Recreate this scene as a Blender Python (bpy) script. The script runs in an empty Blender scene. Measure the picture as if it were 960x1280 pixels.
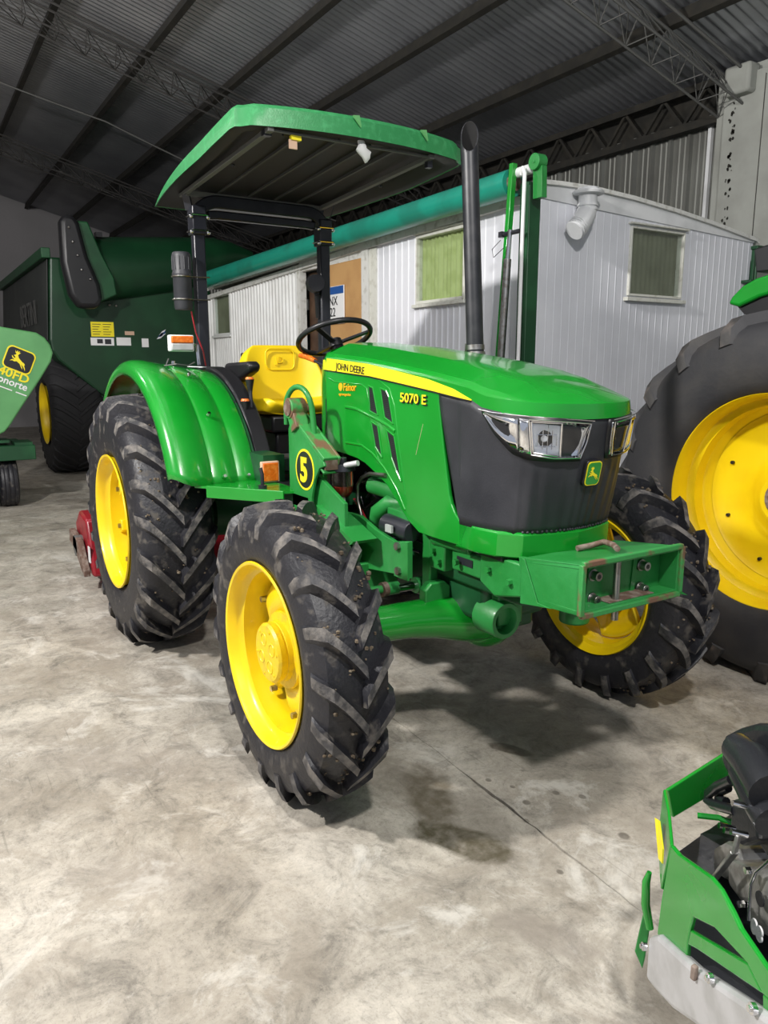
import bpy, bmesh, math, random
from mathutils import Vector, Matrix
random.seed(7)
PI = math.pi
scene = bpy.context.scene
col = scene.collection

# ---------------------------------------------------------------- camera
CAM_LOC=(2.58393, -2.07016, 1.6695); CAM_R=(0.52853, 0.848914, -0.001166); CAM_U=(-0.161859, 0.102121, 0.981516); CAM_F=(-0.833341, 0.518572, -0.191378); FPX=949.532
cd = bpy.data.cameras.new('camera')
cam = bpy.data.objects.new('camera', cd); col.objects.link(cam)
m = Matrix((CAM_R, CAM_U, (-CAM_F[0], -CAM_F[1], -CAM_F[2]))).transposed()
cam.matrix_world = Matrix.Translation(CAM_LOC) @ m.to_4x4()
cd.sensor_fit = 'VERTICAL'; cd.sensor_height = 36.0; cd.lens = 36.0*FPX/1280.0
cd.clip_start = 0.05; cd.clip_end = 200
scene.camera = cam

# ---------------------------------------------------------------- world, lights, exposure
w = bpy.data.worlds.new('world'); scene.world = w; w.use_nodes = True
bg = w.node_tree.nodes['Background']; bg.inputs[0].default_value = (0.80, 0.86, 1.0, 1); bg.inputs[1].default_value = 0.42
scene.view_settings.view_transform = 'Standard'; scene.view_settings.look = 'None'
scene.view_settings.exposure = 0.14; scene.view_settings.gamma = 1.0
scene.view_settings.use_curve_mapping = False

def lamp(name, loc, target, size, power, colr=(1, .97, .93)):
    l = bpy.data.lights.new(name, 'POINT'); l.shadow_soft_size = size; l.energy = power; l.color = colr
    o = bpy.data.objects.new(name, l); col.objects.link(o); o.location = loc
    o.rotation_euler = (Vector(target)-Vector(loc)).to_track_quat('-Z', 'Y').to_euler()
    return o
lamp('high_bay_and_fill_light', (3.1, -1.5, 4.7), (0.4, -0.4, 0.0), 0.13, 620)
lamp('high_bay_and_fill_light', (-0.7, -4.7, 4.5), (-1.2, 0.6, 1.2), 0.15, 1500)
lamp('high_bay_and_fill_light', (-6.5, -4.0, 5.0), (-5.0, 0.0, 0.0), 0.2, 150)  # unseen fill lamp, added to brighten the roof and far end

# ---------------------------------------------------------------- materials
def nodes(name):
    mt = bpy.data.materials.new(name); mt.use_nodes = True
    nt = mt.node_tree; return mt, nt, nt.nodes['Principled BSDF']
def rgb(c): return (c[0], c[1], c[2], 1)
def mat(name, c, rough=.5, metal=0, c2=None, scale=8, lo=.45, hi=.62, bump=0, bscale=60, coat=0, spec=None, rough2=None, detail=6):
    mt, nt, b = nodes(name); N = nt.nodes; L = nt.links
    b.inputs['Base Color'].default_value = rgb(c); b.inputs['Roughness'].default_value = rough; b.inputs['Metallic'].default_value = metal
    if coat: b.inputs['Coat Weight'].default_value = coat; b.inputs['Coat Roughness'].default_value = .08
    if spec is not None: b.inputs['Specular IOR Level'].default_value = spec
    tc = N.new('ShaderNodeTexCoord')
    if c2:
        n = N.new('ShaderNodeTexNoise'); n.inputs['Scale'].default_value = scale; n.inputs['Detail'].default_value = detail
        L.new(tc.outputs['Object'], n.inputs['Vector'])
        r = N.new('ShaderNodeValToRGB'); r.color_ramp.elements[0].position = lo; r.color_ramp.elements[1].position = hi
        r.color_ramp.elements[0].color = rgb(c); r.color_ramp.elements[1].color = rgb(c2)
        L.new(n.outputs['Fac'], r.inputs['Fac']); L.new(r.outputs['Color'], b.inputs['Base Color'])
        if rough2 is not None:
            mr = N.new('ShaderNodeMapRange'); mr.inputs['From Min'].default_value = lo; mr.inputs['From Max'].default_value = hi
            mr.inputs['To Min'].default_value = rough; mr.inputs['To Max'].default_value = rough2
            L.new(n.outputs['Fac'], mr.inputs['Value']); L.new(mr.outputs['Result'], b.inputs['Roughness'])
    if bump:
        n2 = N.new('ShaderNodeTexNoise'); n2.inputs['Scale'].default_value = bscale; n2.inputs['Detail'].default_value = 4
        L.new(tc.outputs['Object'], n2.inputs['Vector'])
        bp = N.new('ShaderNodeBump'); bp.inputs['Strength'].default_value = bump; bp.inputs['Distance'].default_value = .01
        L.new(n2.outputs['Fac'], bp.inputs['Height']); L.new(bp.outputs['Normal'], b.inputs['Normal'])
    return mt
M = {}
M['green'] = mat('green_paint', (.005, .245, .018), .26, c2=(.008, .275, .024), scale=3, coat=.6)
M['green_worn'] = mat('worn_green_paint', (.014, .20, .034), .42, c2=(.035, .27, .07), scale=5, lo=.4, hi=.75, bump=.15, bscale=35, coat=.1)
M['green_rust'] = mat('rusted_green_paint', (.035, .26, .06), .5, c2=(.16, .085, .05), scale=9, lo=.52, hi=.60, bump=.2, bscale=40)
M['green_roof'] = mat('canopy_green_plastic', (.025, .21, .065), .42, c2=(.045, .28, .10), scale=30, lo=.5, hi=.7, bump=.1, bscale=120)
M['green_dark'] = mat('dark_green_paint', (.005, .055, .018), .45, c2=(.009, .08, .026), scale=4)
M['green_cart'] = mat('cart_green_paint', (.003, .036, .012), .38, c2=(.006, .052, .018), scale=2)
M['yellow'] = mat('yellow_paint', (.86, .62, .004), .36, c2=(.80, .55, .004), scale=4, coat=.25)
M['yellow_worn'] = mat('worn_yellow_paint', (.78, .56, .008), .42, c2=(.60, .43, .03), scale=24, lo=.5, hi=.72, bump=.15, bscale=60)
M['seat'] = mat('yellow_vinyl', (.85, .60, .006), .42, bump=.12, bscale=220)
M['decal_y'] = mat('yellow_decal', (.90, .76, .02), .4)
M['decal_o'] = mat('orange_decal', (.85, .42, .01), .4)
M['black'] = mat('black_plastic', (.012, .012, .014), .38, bump=.05, bscale=150)
M['blackp'] = mat('black_paint', (.014, .015, .021), .32, c2=(.022, .023, .03), scale=8)
M['grille'] = mat('grille_plastic', (.020, .021, .026), .50, c2=(.036, .037, .044), scale=6, lo=.4, hi=.7, bump=.08, bscale=140)
M['rubber'] = mat('tire_rubber', (.014, .014, .018), .48, c2=(.085, .076, .066), scale=17, lo=.56, hi=.70, bump=.3, bscale=60, rough2=.9, detail=12)
M['lug'] = mat('worn_lug_rubber', (.042, .041, .044), .60, c2=(.18, .165, .15), scale=22, lo=.42, hi=.66, bump=.4, bscale=80, rough2=.9, detail=12)
M['mud'] = mat('dried_mud', (.115, .085, .055), .95, c2=(.19, .155, .11), scale=60)
M['rubber2'] = mat('large_tire_rubber', (.024, .024, .027), .66, c2=(.045, .042, .040), scale=4, lo=.45, hi=.7, bump=.15, bscale=50)
M['lug2'] = mat('large_lug_rubber', (.04, .038, .037), .7, c2=(.12, .10, .09), scale=10, lo=.5, hi=.7, bump=.25, bscale=50)
M['rubber3'] = mat('cart_tire_rubber', (.014, .014, .016), .75, bump=.3, bscale=30)
M['bowl_chrome'] = mat('bright_lamp_reflector', (.86, .88, .92), .35, .25)
M['steel'] = mat('steel', (.42, .41, .40), .35, 1, c2=(.28, .25, .22), scale=30)
M['chrome'] = mat('chrome', (.75, .75, .76), .12, 1)
M['rust'] = mat('rust', (.12, .07, .05), .8, c2=(.22, .17, .14), scale=25, bump=.3)
M['mirror_chrome'] = mat('reflector_chrome', (.85, .86, .88), .07, 1)
M['stack'] = mat('black_exhaust_pipe', (.016, .017, .021), .42, .1, c2=(.028, .028, .032), scale=12)
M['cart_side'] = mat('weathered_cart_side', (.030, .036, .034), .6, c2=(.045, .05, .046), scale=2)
M['liner'] = mat('black_canopy_liner', (.005, .005, .006), .6)
M['bore_shade'] = mat('bore_shade', (.004, .004, .004), .95)
M['rib'] = mat('dark_grey_rib', (.05, .05, .05), .6)
M['white'] = mat('white_paint', (.72, .73, .74), .45, c2=(.60, .61, .62), scale=3)
M['whited'] = mat('white_decal', (.8, .8, .8), .5)
M['caravan'] = mat('caravan_white_metal', (.78, .79, .84), .38, c2=(.66, .67, .72), scale=1.6, lo=.42, hi=.68)
M['caravan2'] = mat('caravan_corrugated_white', (.74, .75, .74), .45, c2=(.60, .60, .58), scale=2.2, lo=.45, hi=.7)
M['caravan_trim'] = mat('caravan_weathered_trim', (.66, .66, .63), .6, c2=(.36, .35, .30), scale=14, lo=.52, hi=.78, bump=.15)
M['frame'] = mat('grimy_window_frame', (.66, .66, .60), .5, c2=(.46, .45, .38), scale=18, lo=.5, hi=.8)
M['curtain'] = mat('lime_curtain_cloth', (.52, .58, .27), .9, c2=(.44, .50, .21), scale=9)
M['curtain2'] = mat('olive_curtain_cloth', (.21, .21, .145), .9, c2=(.16, .16, .105), scale=4)
M['tan'] = mat('tan_plywood', (.52, .30, .12), .6, c2=(.40, .21, .08), scale=3.5, lo=.45, hi=.75)
M['brown'] = mat('brown_wood', (.060, .030, .016), .6, c2=(.10, .055, .03), scale=6)
M['teal'] = mat('teal_tube_paint', (.010, .27, .19), .38, c2=(.012, .20, .14), scale=3, coat=.2)
M['orange'] = mat('orange_lens', (.70, .14, .01), .25, c2=(.80, .22, .03), scale=40, bump=.3, bscale=90)
M['red'] = mat('red_paint', (.30, .012, .022), .35, c2=(.20, .008, .014), scale=12)
M['wall'] = mat('grey_plaster', (.36, .37, .34), .85, c2=(.28, .285, .26), scale=2.5, lo=.4, hi=.7, bump=.3, bscale=18)
M['farwall'] = mat('far_grey_wall', (.30, .29, .30), .9, c2=(.26, .255, .26), scale=.5)
M['purlin'] = mat('dark_steel_beam', (.014, .013, .010), .75, c2=(.024, .021, .015), scale=8)
M['truss_dark'] = mat('dark_truss_steel', (.040, .038, .036), .7)
M['truss'] = mat('painted_truss_steel', (.11, .11, .105), .6)
M['silver'] = mat('silver_paint', (.52, .52, .53), .4, .3, c2=(.42, .42, .42), scale=10, bump=.1)
M['engine'] = mat('engine_black', (.016, .017, .02), .28, bump=.1, bscale=80, coat=.3)
M['alu'] = mat('cast_aluminium', (.48, .47, .45), .45, .8, c2=(.32, .31, .29), scale=25, bump=.2)
M['cloth'] = mat('white_rag', (.62, .62, .62), .9)
M['tag'] = mat('paper_tag', (.62, .42, .30), .8)
M['filter_red'] = mat('amber_fuel', (.22, .035, .02), .2, coat=.6)
M['bluep'] = mat('plate_blue', (.02, .09, .32), .4)
M['lite'] = mat('light_green_panel', (.12, .36, .13), .42, c2=(.10, .31, .11), scale=2)
def galv(name, c, c2, rough):
    return mat(name, c, rough, .8, c2=c2, scale=1.3, lo=.35, hi=.7)
M['roof'] = galv('galvanised_roof', (.40, .41, .44), (.30, .31, .34), .36)
M['sidewall'] = galv('galvanised_cladding', (.25, .255, .235), (.17, .17, .155), .5)
def glassmat(name, c, rough, alpha=None):
    mt, nt, b = nodes(name)
    b.inputs['Base Color'].default_value = rgb(c); b.inputs['Roughness'].default_value = rough
    b.inputs['Transmission Weight'].default_value = 1.0; b.inputs['IOR'].default_value = 1.45
    return mt
M['glass'] = glassmat('clear_lens', (.95, .97, 1), .03)
M['bowl'] = glassmat('fuel_bowl_plastic', (.75, .55, .42), .12)
def pane_mat(name, tint):
    mt = bpy.data.materials.new(name); mt.use_nodes = True; nt = mt.node_tree; N = nt.nodes; N.clear()
    o = N.new('ShaderNodeOutputMaterial'); mx = N.new('ShaderNodeMixShader'); t = N.new('ShaderNodeBsdfTransparent'); g = N.new('ShaderNodeBsdfGlossy')
    t.inputs[0].default_value = rgb(tint); g.inputs['Roughness'].default_value = .05
    mx.inputs[0].default_value = .07
    nt.links.new(t.outputs[0], mx.inputs[1]); nt.links.new(g.outputs[0], mx.inputs[2]); nt.links.new(mx.outputs[0], o.inputs[0])
    return mt
M['pane'] = pane_mat('window_pane', (.92, .95, .93))

def concrete():
    mt, nt, b = nodes('stained_concrete'); N = nt.nodes; L = nt.links
    tc = N.new('ShaderNodeTexCoord'); V = tc.outputs['Object']
    def noise(sc, det, rough=.6, dist=0):
        n = N.new('ShaderNodeTexNoise'); n.inputs['Scale'].default_value = sc; n.inputs['Detail'].default_value = det
        n.inputs['Roughness'].default_value = rough; n.inputs['Distortion'].default_value = dist
        L.new(V, n.inputs['Vector']); return n.outputs['Fac']
    def ramp(f, stops):
        r = N.new('ShaderNodeValToRGB'); e = r.color_ramp.elements
        e[0].position, e[0].color = stops[0][0], rgb(stops[0][1]); e[1].position, e[1].color = stops[-1][0], rgb(stops[-1][1])
        for p, c in stops[1:-1]:
            q = e.new(p); q.color = rgb(c)
        L.new(f, r.inputs['Fac']); return r.outputs['Color']
    def g(v): return (v, v, v)
    def mix(a, bb, fac, mode='MIX'):
        n = N.new('ShaderNodeMix'); n.data_type = 'RGBA'; n.blend_type = mode; n.clamp_factor = True
        L.new(a, n.inputs['A']) if not isinstance(a, tuple) else setattr(n.inputs['A'], 'default_value', rgb(a))
        L.new(bb, n.inputs['B']) if not isinstance(bb, tuple) else setattr(n.inputs['B'], 'default_value', rgb(bb))
        L.new(fac, n.inputs['Factor']) if not isinstance(fac, float) else setattr(n.inputs['Factor'], 'default_value', fac)
        return n.outputs['Result']
    def mth(op, a, bb=None, clamp=False):
        n = N.new('ShaderNodeMath'); n.operation = op; n.use_clamp = clamp
        for i, v in enumerate((a, bb)):
            if v is None: continue
            if isinstance(v, (int, float)): n.inputs[i].default_value = v
            else: L.new(v, n.inputs[i])
        return n.outputs[0]
    base = ramp(noise(1.1, 12, .68, .4), [(.30, (.25, .222, .182)), (.46, (.37, .337, .285)), (.60, (.50, .463, .40)), (.75, (.57, .535, .472))])
    mott = ramp(noise(5.5, 12, .78, .8), [(.36, g(.55)), (.49, g(.93)), (.62, g(1.14))])
    c = mix(base, mott, 1.0, 'MULTIPLY')
    fine = ramp(noise(34, 8, .8, .3), [(.30, g(.55)), (.48, g(.98)), (.8, g(1.16))])
    c = mix(c, fine, .85, 'MULTIPLY')
    # damp looking darker patches with crisp edge
    wet = ramp(noise(1.9, 10, .72, 1.4), [(.52, g(0)), (.57, g(.35)), (.70, g(.65))])
    speck = ramp(noise(90, 4, .8), [(.34, g(.62)), (.44, g(1))]); c = mix(c, speck, .8, 'MULTIPLY')
    c = mix(c, (.27, .235, .19), wet)
    pale = ramp(noise(2.7, 9, .7, .9), [(.56, g(0)), (.66, g(.55))])
    c = mix(c, (.68, .655, .60), pale)
    mpp = N.new('ShaderNodeMapping'); mpp.inputs['Scale'].default_value = (2.2, 46, 1); mpp.inputs['Rotation'].default_value = (0, 0, .9); L.new(V, mpp.inputs['Vector'])
    sn = N.new('ShaderNodeTexNoise'); sn.inputs['Scale'].default_value = 1.0; sn.inputs['Detail'].default_value = 3; L.new(mpp.outputs[0], sn.inputs['Vector'])
    scr = ramp(sn.outputs['Fac'], [(.66, g(1)), (.72, g(.72))]); c = mix(c, scr, .8, 'MULTIPLY')
    # oil stains of their own shape
    wob = noise(6, 5, .6, .5); wob2 = noise(22, 3, .6)
    sep = N.new('ShaderNodeSeparateXYZ'); L.new(V, sep.inputs[0])
    def stain(x, y, rx, ry, ang, amt, colr, soft=.25, wb=1.2):
        nonlocal c
        ca, sa = math.cos(ang), math.sin(ang)
        dx = mth('SUBTRACT', sep.outputs[0], x); dy = mth('SUBTRACT', sep.outputs[1], y)
        u_ = mth('DIVIDE', mth('ADD', mth('MULTIPLY', dx, ca), mth('MULTIPLY', dy, sa)), rx)
        v_ = mth('DIVIDE', mth('SUBTRACT', mth('MULTIPLY', dy, ca), mth('MULTIPLY', dx, sa)), ry)
        d = mth('SQRT', mth('ADD', mth('MULTIPLY', u_, u_), mth('MULTIPLY', v_, v_)))
        d = mth('ADD', d, mth('MULTIPLY', mth('SUBTRACT', wob, .5), wb))
        mr = N.new('ShaderNodeMapRange'); mr.inputs['From Min'].default_value = 1+soft; mr.inputs['From Max'].default_value = 1-soft
        mr.inputs['To Min'].default_value = 0; mr.inputs['To Max'].default_value = amt
        L.new(d, mr.inputs['Value'])
        c = mix(c, colr, mth('MULTIPLY', mr.outputs['Result'], mth('ADD', mth('MULTIPLY', wob2, 1.3), .25), True))
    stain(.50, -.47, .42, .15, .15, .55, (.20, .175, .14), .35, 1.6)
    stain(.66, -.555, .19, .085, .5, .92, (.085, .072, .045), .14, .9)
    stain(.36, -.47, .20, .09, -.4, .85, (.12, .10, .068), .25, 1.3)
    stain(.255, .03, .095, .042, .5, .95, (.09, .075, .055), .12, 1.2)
    for x, y, r_ in ((.604, -.189, .017), (.615, -.044, .016), (.691, .024, .016), (.694, -.272, .013), (.95, -.037, .022), (.972, -.375, .013), (.49, -.16, .012), (.40, -.21, .014)):
        stain(x, y, r_, r_*.85, 0, .8, (.12, .105, .085), .2, .3)
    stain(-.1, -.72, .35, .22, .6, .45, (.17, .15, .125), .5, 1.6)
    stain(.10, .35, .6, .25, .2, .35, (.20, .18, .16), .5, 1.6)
    stain(1.15, -.62, .16, .06, .5, .55, (.24, .21, .18), .25, 1.8)
    stain(.25, -1.55, .30, .10, .9, .35, (.26, .23, .20), .5, 1.6)
    stain(-.55, -1.45, .35, .14, .9, .40, (.26, .23, .20), .5, 1.6)
    # fine cracks and scratches
    vo = N.new('ShaderNodeTexVoronoi'); vo.feature = 'DISTANCE_TO_EDGE'; vo.inputs['Scale'].default_value = .55
    nv = N.new('ShaderNodeTexNoise'); nv.inputs['Scale'].default_value = 3; nv.inputs['Detail'].default_value = 5; L.new(V, nv.inputs['Vector'])
    mp = N.new('ShaderNodeMixRGB'); mp.inputs[0].default_value = .12; L.new(V, mp.inputs[1]); L.new(nv.outputs['Color'], mp.inputs[2]); L.new(mp.outputs[0], vo.inputs['Vector'])
    cr = ramp(vo.outputs['Distance'], [(.0, g(.10)), (.0025, g(0))])
    c = mix(c, (.16, .14, .12), cr)
    L.new(c, b.inputs['Base Color'])
    rr = ramp(noise(3.2, 7, .65, .5), [(.35, g(.42)), (.65, g(.72))]); L.new(rr, b.inputs['Roughness'])
    bp = N.new('ShaderNodeBump'); bp.inputs['Strength'].default_value = .22; bp.inputs['Distance'].default_value = .01
    L.new(noise(30, 8, .7), bp.inputs['Height']); L.new(bp.outputs['Normal'], b.inputs['Normal'])
    return mt
M['concrete'] = concrete()

# ---------------------------------------------------------------- mesh helpers
ORG = Vector((0, 0, 0))
class MB:
    def __init__(s): s.v = []; s.f = []; s.m = []
    def add(s, vs, fs, mi=0):
        b = len(s.v); s.v += [tuple(v) for v in vs]
        for f in fs: s.f.append([b+i for i in f]); s.m.append(mi)
        return s
    def box(s, x0, x1, y0, y1, z0, z1, mi=0):
        vs = [(x, y, z) for x in (x0, x1) for y in (y0, y1) for z in (z0, z1)]
        return s.add(vs, [(0, 1, 3, 2), (4, 6, 7, 5), (0, 4, 5, 1), (2, 3, 7, 6), (0, 2, 6, 4), (1, 5, 7, 3)], mi)
    def bar(s, p0, p1, w, h, up=(0, 0, 1), mi=0):
        p0 = Vector(p0); p1 = Vector(p1); d = (p1-p0).normalized(); up = Vector(up)
        if abs(d.dot(up)) > .95: up = Vector((1, 0, 0))
        a = d.cross(up).normalized()*w/2; b = a.cross(d).normalized()*h/2
        vs = [p+sa*a+sb*b for p in (p0, p1) for sa, sb in ((-1, -1), (1, -1), (1, 1), (-1, 1))]
        return s.add(vs, [(3, 2, 1, 0), (4, 5, 6, 7), (0, 1, 5, 4), (1, 2, 6, 5), (2, 3, 7, 6), (3, 0, 4, 7)], mi)
    def rings(s, rings, closed=True, caps=True, mi=0):
        n = len(rings[0]); vs = [v for r in rings for v in r]; fs = []
        for i in range(len(rings)-1):
            for j in range(n if closed else n-1):
                k = (j+1) % n; fs.append((i*n+j, i*n+k, (i+1)*n+k, (i+1)*n+j))
        if caps: fs.append(tuple(range(n-1, -1, -1))); fs.append(tuple((len(rings)-1)*n+j for j in range(n)))
        return s.add(vs, fs, mi)
    def cyl(s, p0, p1, r0, r1=None, n=20, caps=True, mi=0):
        r1 = r0 if r1 is None else r1; p0 = Vector(p0); p1 = Vector(p1); d = (p1-p0).normalized()
        a = d.orthogonal().normalized(); b = d.cross(a)
        R = [[p+r*(math.cos(t)*a+math.sin(t)*b) for t in [2*PI*i/n for i in range(n)]] for p, r in ((p0, r0), (p1, r1))]
        return s.rings(R, True, caps, mi)
    def tube(s, pts, r, n=10, caps=True, mi=0):
        pts = [Vector(p) for p in pts]; R = []; a = None
        for i, p in enumerate(pts):
            d = (pts[min(i+1, len(pts)-1)]-pts[max(i-1, 0)]).normalized()
            if a is None: a = d.orthogonal().normalized()
            a = (a-d*a.dot(d)).normalized(); b = d.cross(a); rr = r[i] if isinstance(r, (list, tuple)) else r
            R.append([p+rr*(math.cos(t)*a+math.sin(t)*b) for t in [2*PI*k/n for k in range(n)]])
        return s.rings(R, True, caps, mi)
    def prism(s, pts, off, mi=0):
        off = Vector(off); n = len(pts); P = [Vector(p) for p in pts]
        vs = P+[p+off for p in P]
        fs = [tuple(range(n-1, -1, -1)), tuple(range(n, 2*n))]+[(i, (i+1) % n, n+(i+1) % n, n+i) for i in range(n)]
        return s.add(vs, fs, mi)
    def lathe(s, prof, c, ax='y', n=48, sgn=1, mi=0, a0=0, a1=2*PI):
        c = Vector(c); full = abs(a1-a0-2*PI) < 1e-6; m_ = n if full else n+1; R = []
        for r, h in prof:
            row = []
            for i in range(m_):
                t = a0+(a1-a0)*i/n; ct, st = r*math.cos(t), r*math.sin(t); h_ = h*sgn
                row.append(c+(Vector((ct, h_, st)) if ax == 'y' else Vector((ct, st, h_)) if ax == 'z' else Vector((h_, ct, st))))
            R.append(row)
        return s.rings(R, full, False, mi)
    def sphere(s, c, r, n=12, sz=1, mi=0):
        return s.lathe([(max(r*math.sin(PI*i/(n/2)), 1e-4), -r*sz*math.cos(PI*i/(n/2))) for i in range(n//2+1)], c, 'z', n, mi=mi)
    def build(s, name, mt, parent=None, smooth=38, bevel=0, seg=2, solid=0, sub=0, weld=True):
        me = bpy.data.meshes.new(name); me.from_pydata([tuple(Vector(v)-ORG) for v in s.v], [], s.f)
        for x in (mt if isinstance(mt, list) else [mt]): me.materials.append(M[x])
        me.polygons.foreach_set('material_index', s.m)
        bm = bmesh.new(); bm.from_mesh(me)
        if weld: bmesh.ops.remove_doubles(bm, verts=bm.verts, dist=1e-5)
        bmesh.ops.recalc_face_normals(bm, faces=bm.faces); bm.to_mesh(me); bm.free()
        if smooth:
            me.shade_smooth()
            me.set_sharp_from_angle(angle=math.radians(smooth))
        o = bpy.data.objects.new(name, me); col.objects.link(o); o.parent = parent
        if parent is None: o.location = ORG
        if solid:
            md = o.modifiers.new('s', 'SOLIDIFY'); md.thickness = solid; md.offset = -1
        if bevel:
            md = o.modifiers.new('b', 'BEVEL'); md.width = bevel; md.segments = seg; md.limit_method = 'ANGLE'; md.angle_limit = math.radians(40)
        if sub:
            md = o.modifiers.new('u', 'SUBSURF'); md.levels = sub; md.render_levels = sub
        return o
def thing(name, label, cat, loc, group=None):
    global ORG
    ORG = Vector(loc); o = bpy.data.objects.new(name, None); col.objects.link(o); o.location = loc; o.empty_display_size = .2
    o['label'] = label; o['category'] = cat
    if group: o['group'] = group
    return o
def tag(o, label, cat, group=None):
    o['label'] = label; o['category'] = cat
    if group: o['group'] = group
    return o
def struct(o): o['kind'] = 'structure'; return o
def org(v=(0, 0, 0)):
    global ORG; ORG = Vector(v)
def text(name, body, mt, parent, pos, xd, up, size, ext=.0015, sx=1, bold=.0, shear=0, right=False):
    cu = bpy.data.curves.new(name, 'FONT'); cu.body = body; cu.size = size; cu.extrude = ext; cu.offset = bold*size; cu.shear = shear; cu.resolution_u = 3
    if right: cu.align_x = 'RIGHT'
    to = bpy.data.objects.new('tmp', cu); col.objects.link(to)
    dg = bpy.context.evaluated_depsgraph_get(); me = bpy.data.meshes.new_from_object(to.evaluated_get(dg))
    bpy.data.objects.remove(to)
    xd = Vector(xd).normalized(); up = Vector(up); up = (up-xd*up.dot(xd)).normalized(); nz = xd.cross(up)
    mm = Matrix((xd*sx, up, nz)).transposed().to_4x4(); mm.translation = Vector(pos)-ORG
    me.transform(mm); me.materials.clear(); me.materials.append(M[mt]); me.name = name
    o = bpy.data.objects.new(name, me); col.objects.link(o); o.parent = parent
    if parent is None: o.location = ORG
    return o
DEER = [(22,66),(30,73),(32,78),(25,83),(22,94),(28,86),(33,97),(36,87),(43,96),(43,86),(50,90),(45,80),(41,74),(49,61),(61,53),(72,47),(80,45),(87,38),(85,32),(93,20),(97,8),(87,20),(77,29),(69,33),(78,22),(84,10),(73,20),(62,34),(52,38),(44,41),(35,36),(24,38),(12,32),(22,44),(33,46),(20,52),(14,62),(18,62),(24,56),(34,54),(31,62),(27,64)]
def deer(name, mt, parent, c, xd, up, h, ext=.002):
    c = Vector(c); xd = Vector(xd).normalized(); up = Vector(up).normalized(); n = xd.cross(up)*ext
    return MB().prism([c+xd*((x-54)/100*h)+up*((y-52)/100*h) for x, y in DEER], n).build(name, mt, parent, smooth=0)
def rrect(c, xd, up, w_, h_, r, n=5, skew=0):
    c = Vector(c); xd = Vector(xd).normalized(); up = Vector(up).normalized(); out = []
    for sx, sy, a in ((1, 1, 0), (-1, 1, PI/2), (-1, -1, PI), (1, -1, 3*PI/2)):
        for i in range(n+1):
            t = a+PI/2*i/n; out.append(c+xd*(sx*(w_/2-r)+r*math.cos(t))+up*(sy*(h_/2-r)+r*math.sin(t)))
    return out

# ================================================================ SETTING
def roofz(y): return 4.58+(5.5-y)*.27
org()
# floor: dark bed with two concrete slabs and a ragged joint between them
fl = struct(MB().box(-20.2, 9, -9, 5.6, -.16, -.06).build('floor', 'purlin', smooth=0))
jx = [-20.2+.05*i for i in range(585)]
jag = [(x, -.252-.035*(x-.06)*(1 if -.5 < x < 2 else .3)+random.uniform(-.004, .004)) for x in jx]
for sgn, yo in ((1, 5.6), (-1, -9)):
    g = [.0024+.0055*abs(math.sin(x*7.3+1)*math.sin(x*2.9)) if x > .3 else .0012 for x, _ in jag]
    rows = [[(x, y+sgn*gg, z) for (x, y), gg in zip(jag, g)] for z in (-.06, 0)]+[[(x, yo, 0) for x, _ in jag]]
    MB().rings(rows, False, False).build('floor_slab', 'concrete', fl, smooth=0)

# ceiling: corrugated sheets on purlins
Y0, Y1 = 5.6, -8.2
X = []; n = int(26.5/.10)*6
for i in range(n+1):
    x = -20.2+i*.10/6; X.append((x, .022*math.cos(2*PI*i/6)))
ce = struct(MB().rings([[(x, y, roofz(y)+.02+d) for x, d in X] for y in (Y0, Y1)], False, False).build('ceiling', 'roof', smooth=80, weld=False))
for y in (4.38, 3.17, 2.14, 1.09, -.03, -1.2, -2.4, -3.6, -4.8, -6.0, -7.2):
    p = MB(); zr = roofz(y)
    p.bar((-20.1, y, zr-.07), (6.3, y, zr-.07), .07, .13, (0, .27, 1)); p.build('purlin', 'purlin', ce, smooth=0)
for k, x in enumerate((-2.62, -8.25, -14.4)):
    t = MB(); ys = [5.35-.36*i for i in range(49-13)]
    def ch(dx, dz): return [(x+dx, y, roofz(y)-dz) for y in ys]
    a = ch(0, .20); b1 = ch(-.17, .46); b2 = ch(.17, .46)
    for c_, r_ in ((a, .016), (b1, .013), (b2, .013)): t.cyl(c_[0], c_[-1], r_, n=6)
    t.cyl((x+.2, 5.4, roofz(5.4)-.19), (x+.2, -7.2, roofz(-7.2)-.19), .016, n=6)
    for i in range(len(ys)-1):
        for b_ in (b1, b2):
            t.cyl(a[i], b_[i], .007, n=4); t.cyl(b_[i], a[i+1], .007, n=4)
        t.cyl(b1[i], b2[i], .006, n=4); t.cyl(b1[i], b2[i+1], .006, n=4)
    t.build('roof_truss', 'truss' if k == 0 else 'truss_dark', ce, smooth=0)
for x in (-14.9, -11.0):
    MB().tube([(x, 5.3-.6*i, roofz(5.3-.6*i)-.26-.10*math.sin(PI*(i % 7)/7)) for i in range(20)], .013, 5).build('tie_rod', 'truss', ce)
# girder along the eave of the side wall
ge = MB(); ge.box(-20, -2.75, 5.36, 5.46, 4.13, 4.21); ge.box(-20, -2.75, 5.36, 5.46, 4.50, 4.57)
i = 0; x = -20
while x < -3.0:
    ge.bar((x, 5.41, 4.2), (x+.27, 5.41, 4.52), .03, .03); ge.bar((x+.27, 5.41, 4.52), (x+.54, 5.41, 4.2), .03, .03); x += .54
ge.build('eave_girder', 'purlin', ce, smooth=0)
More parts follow.
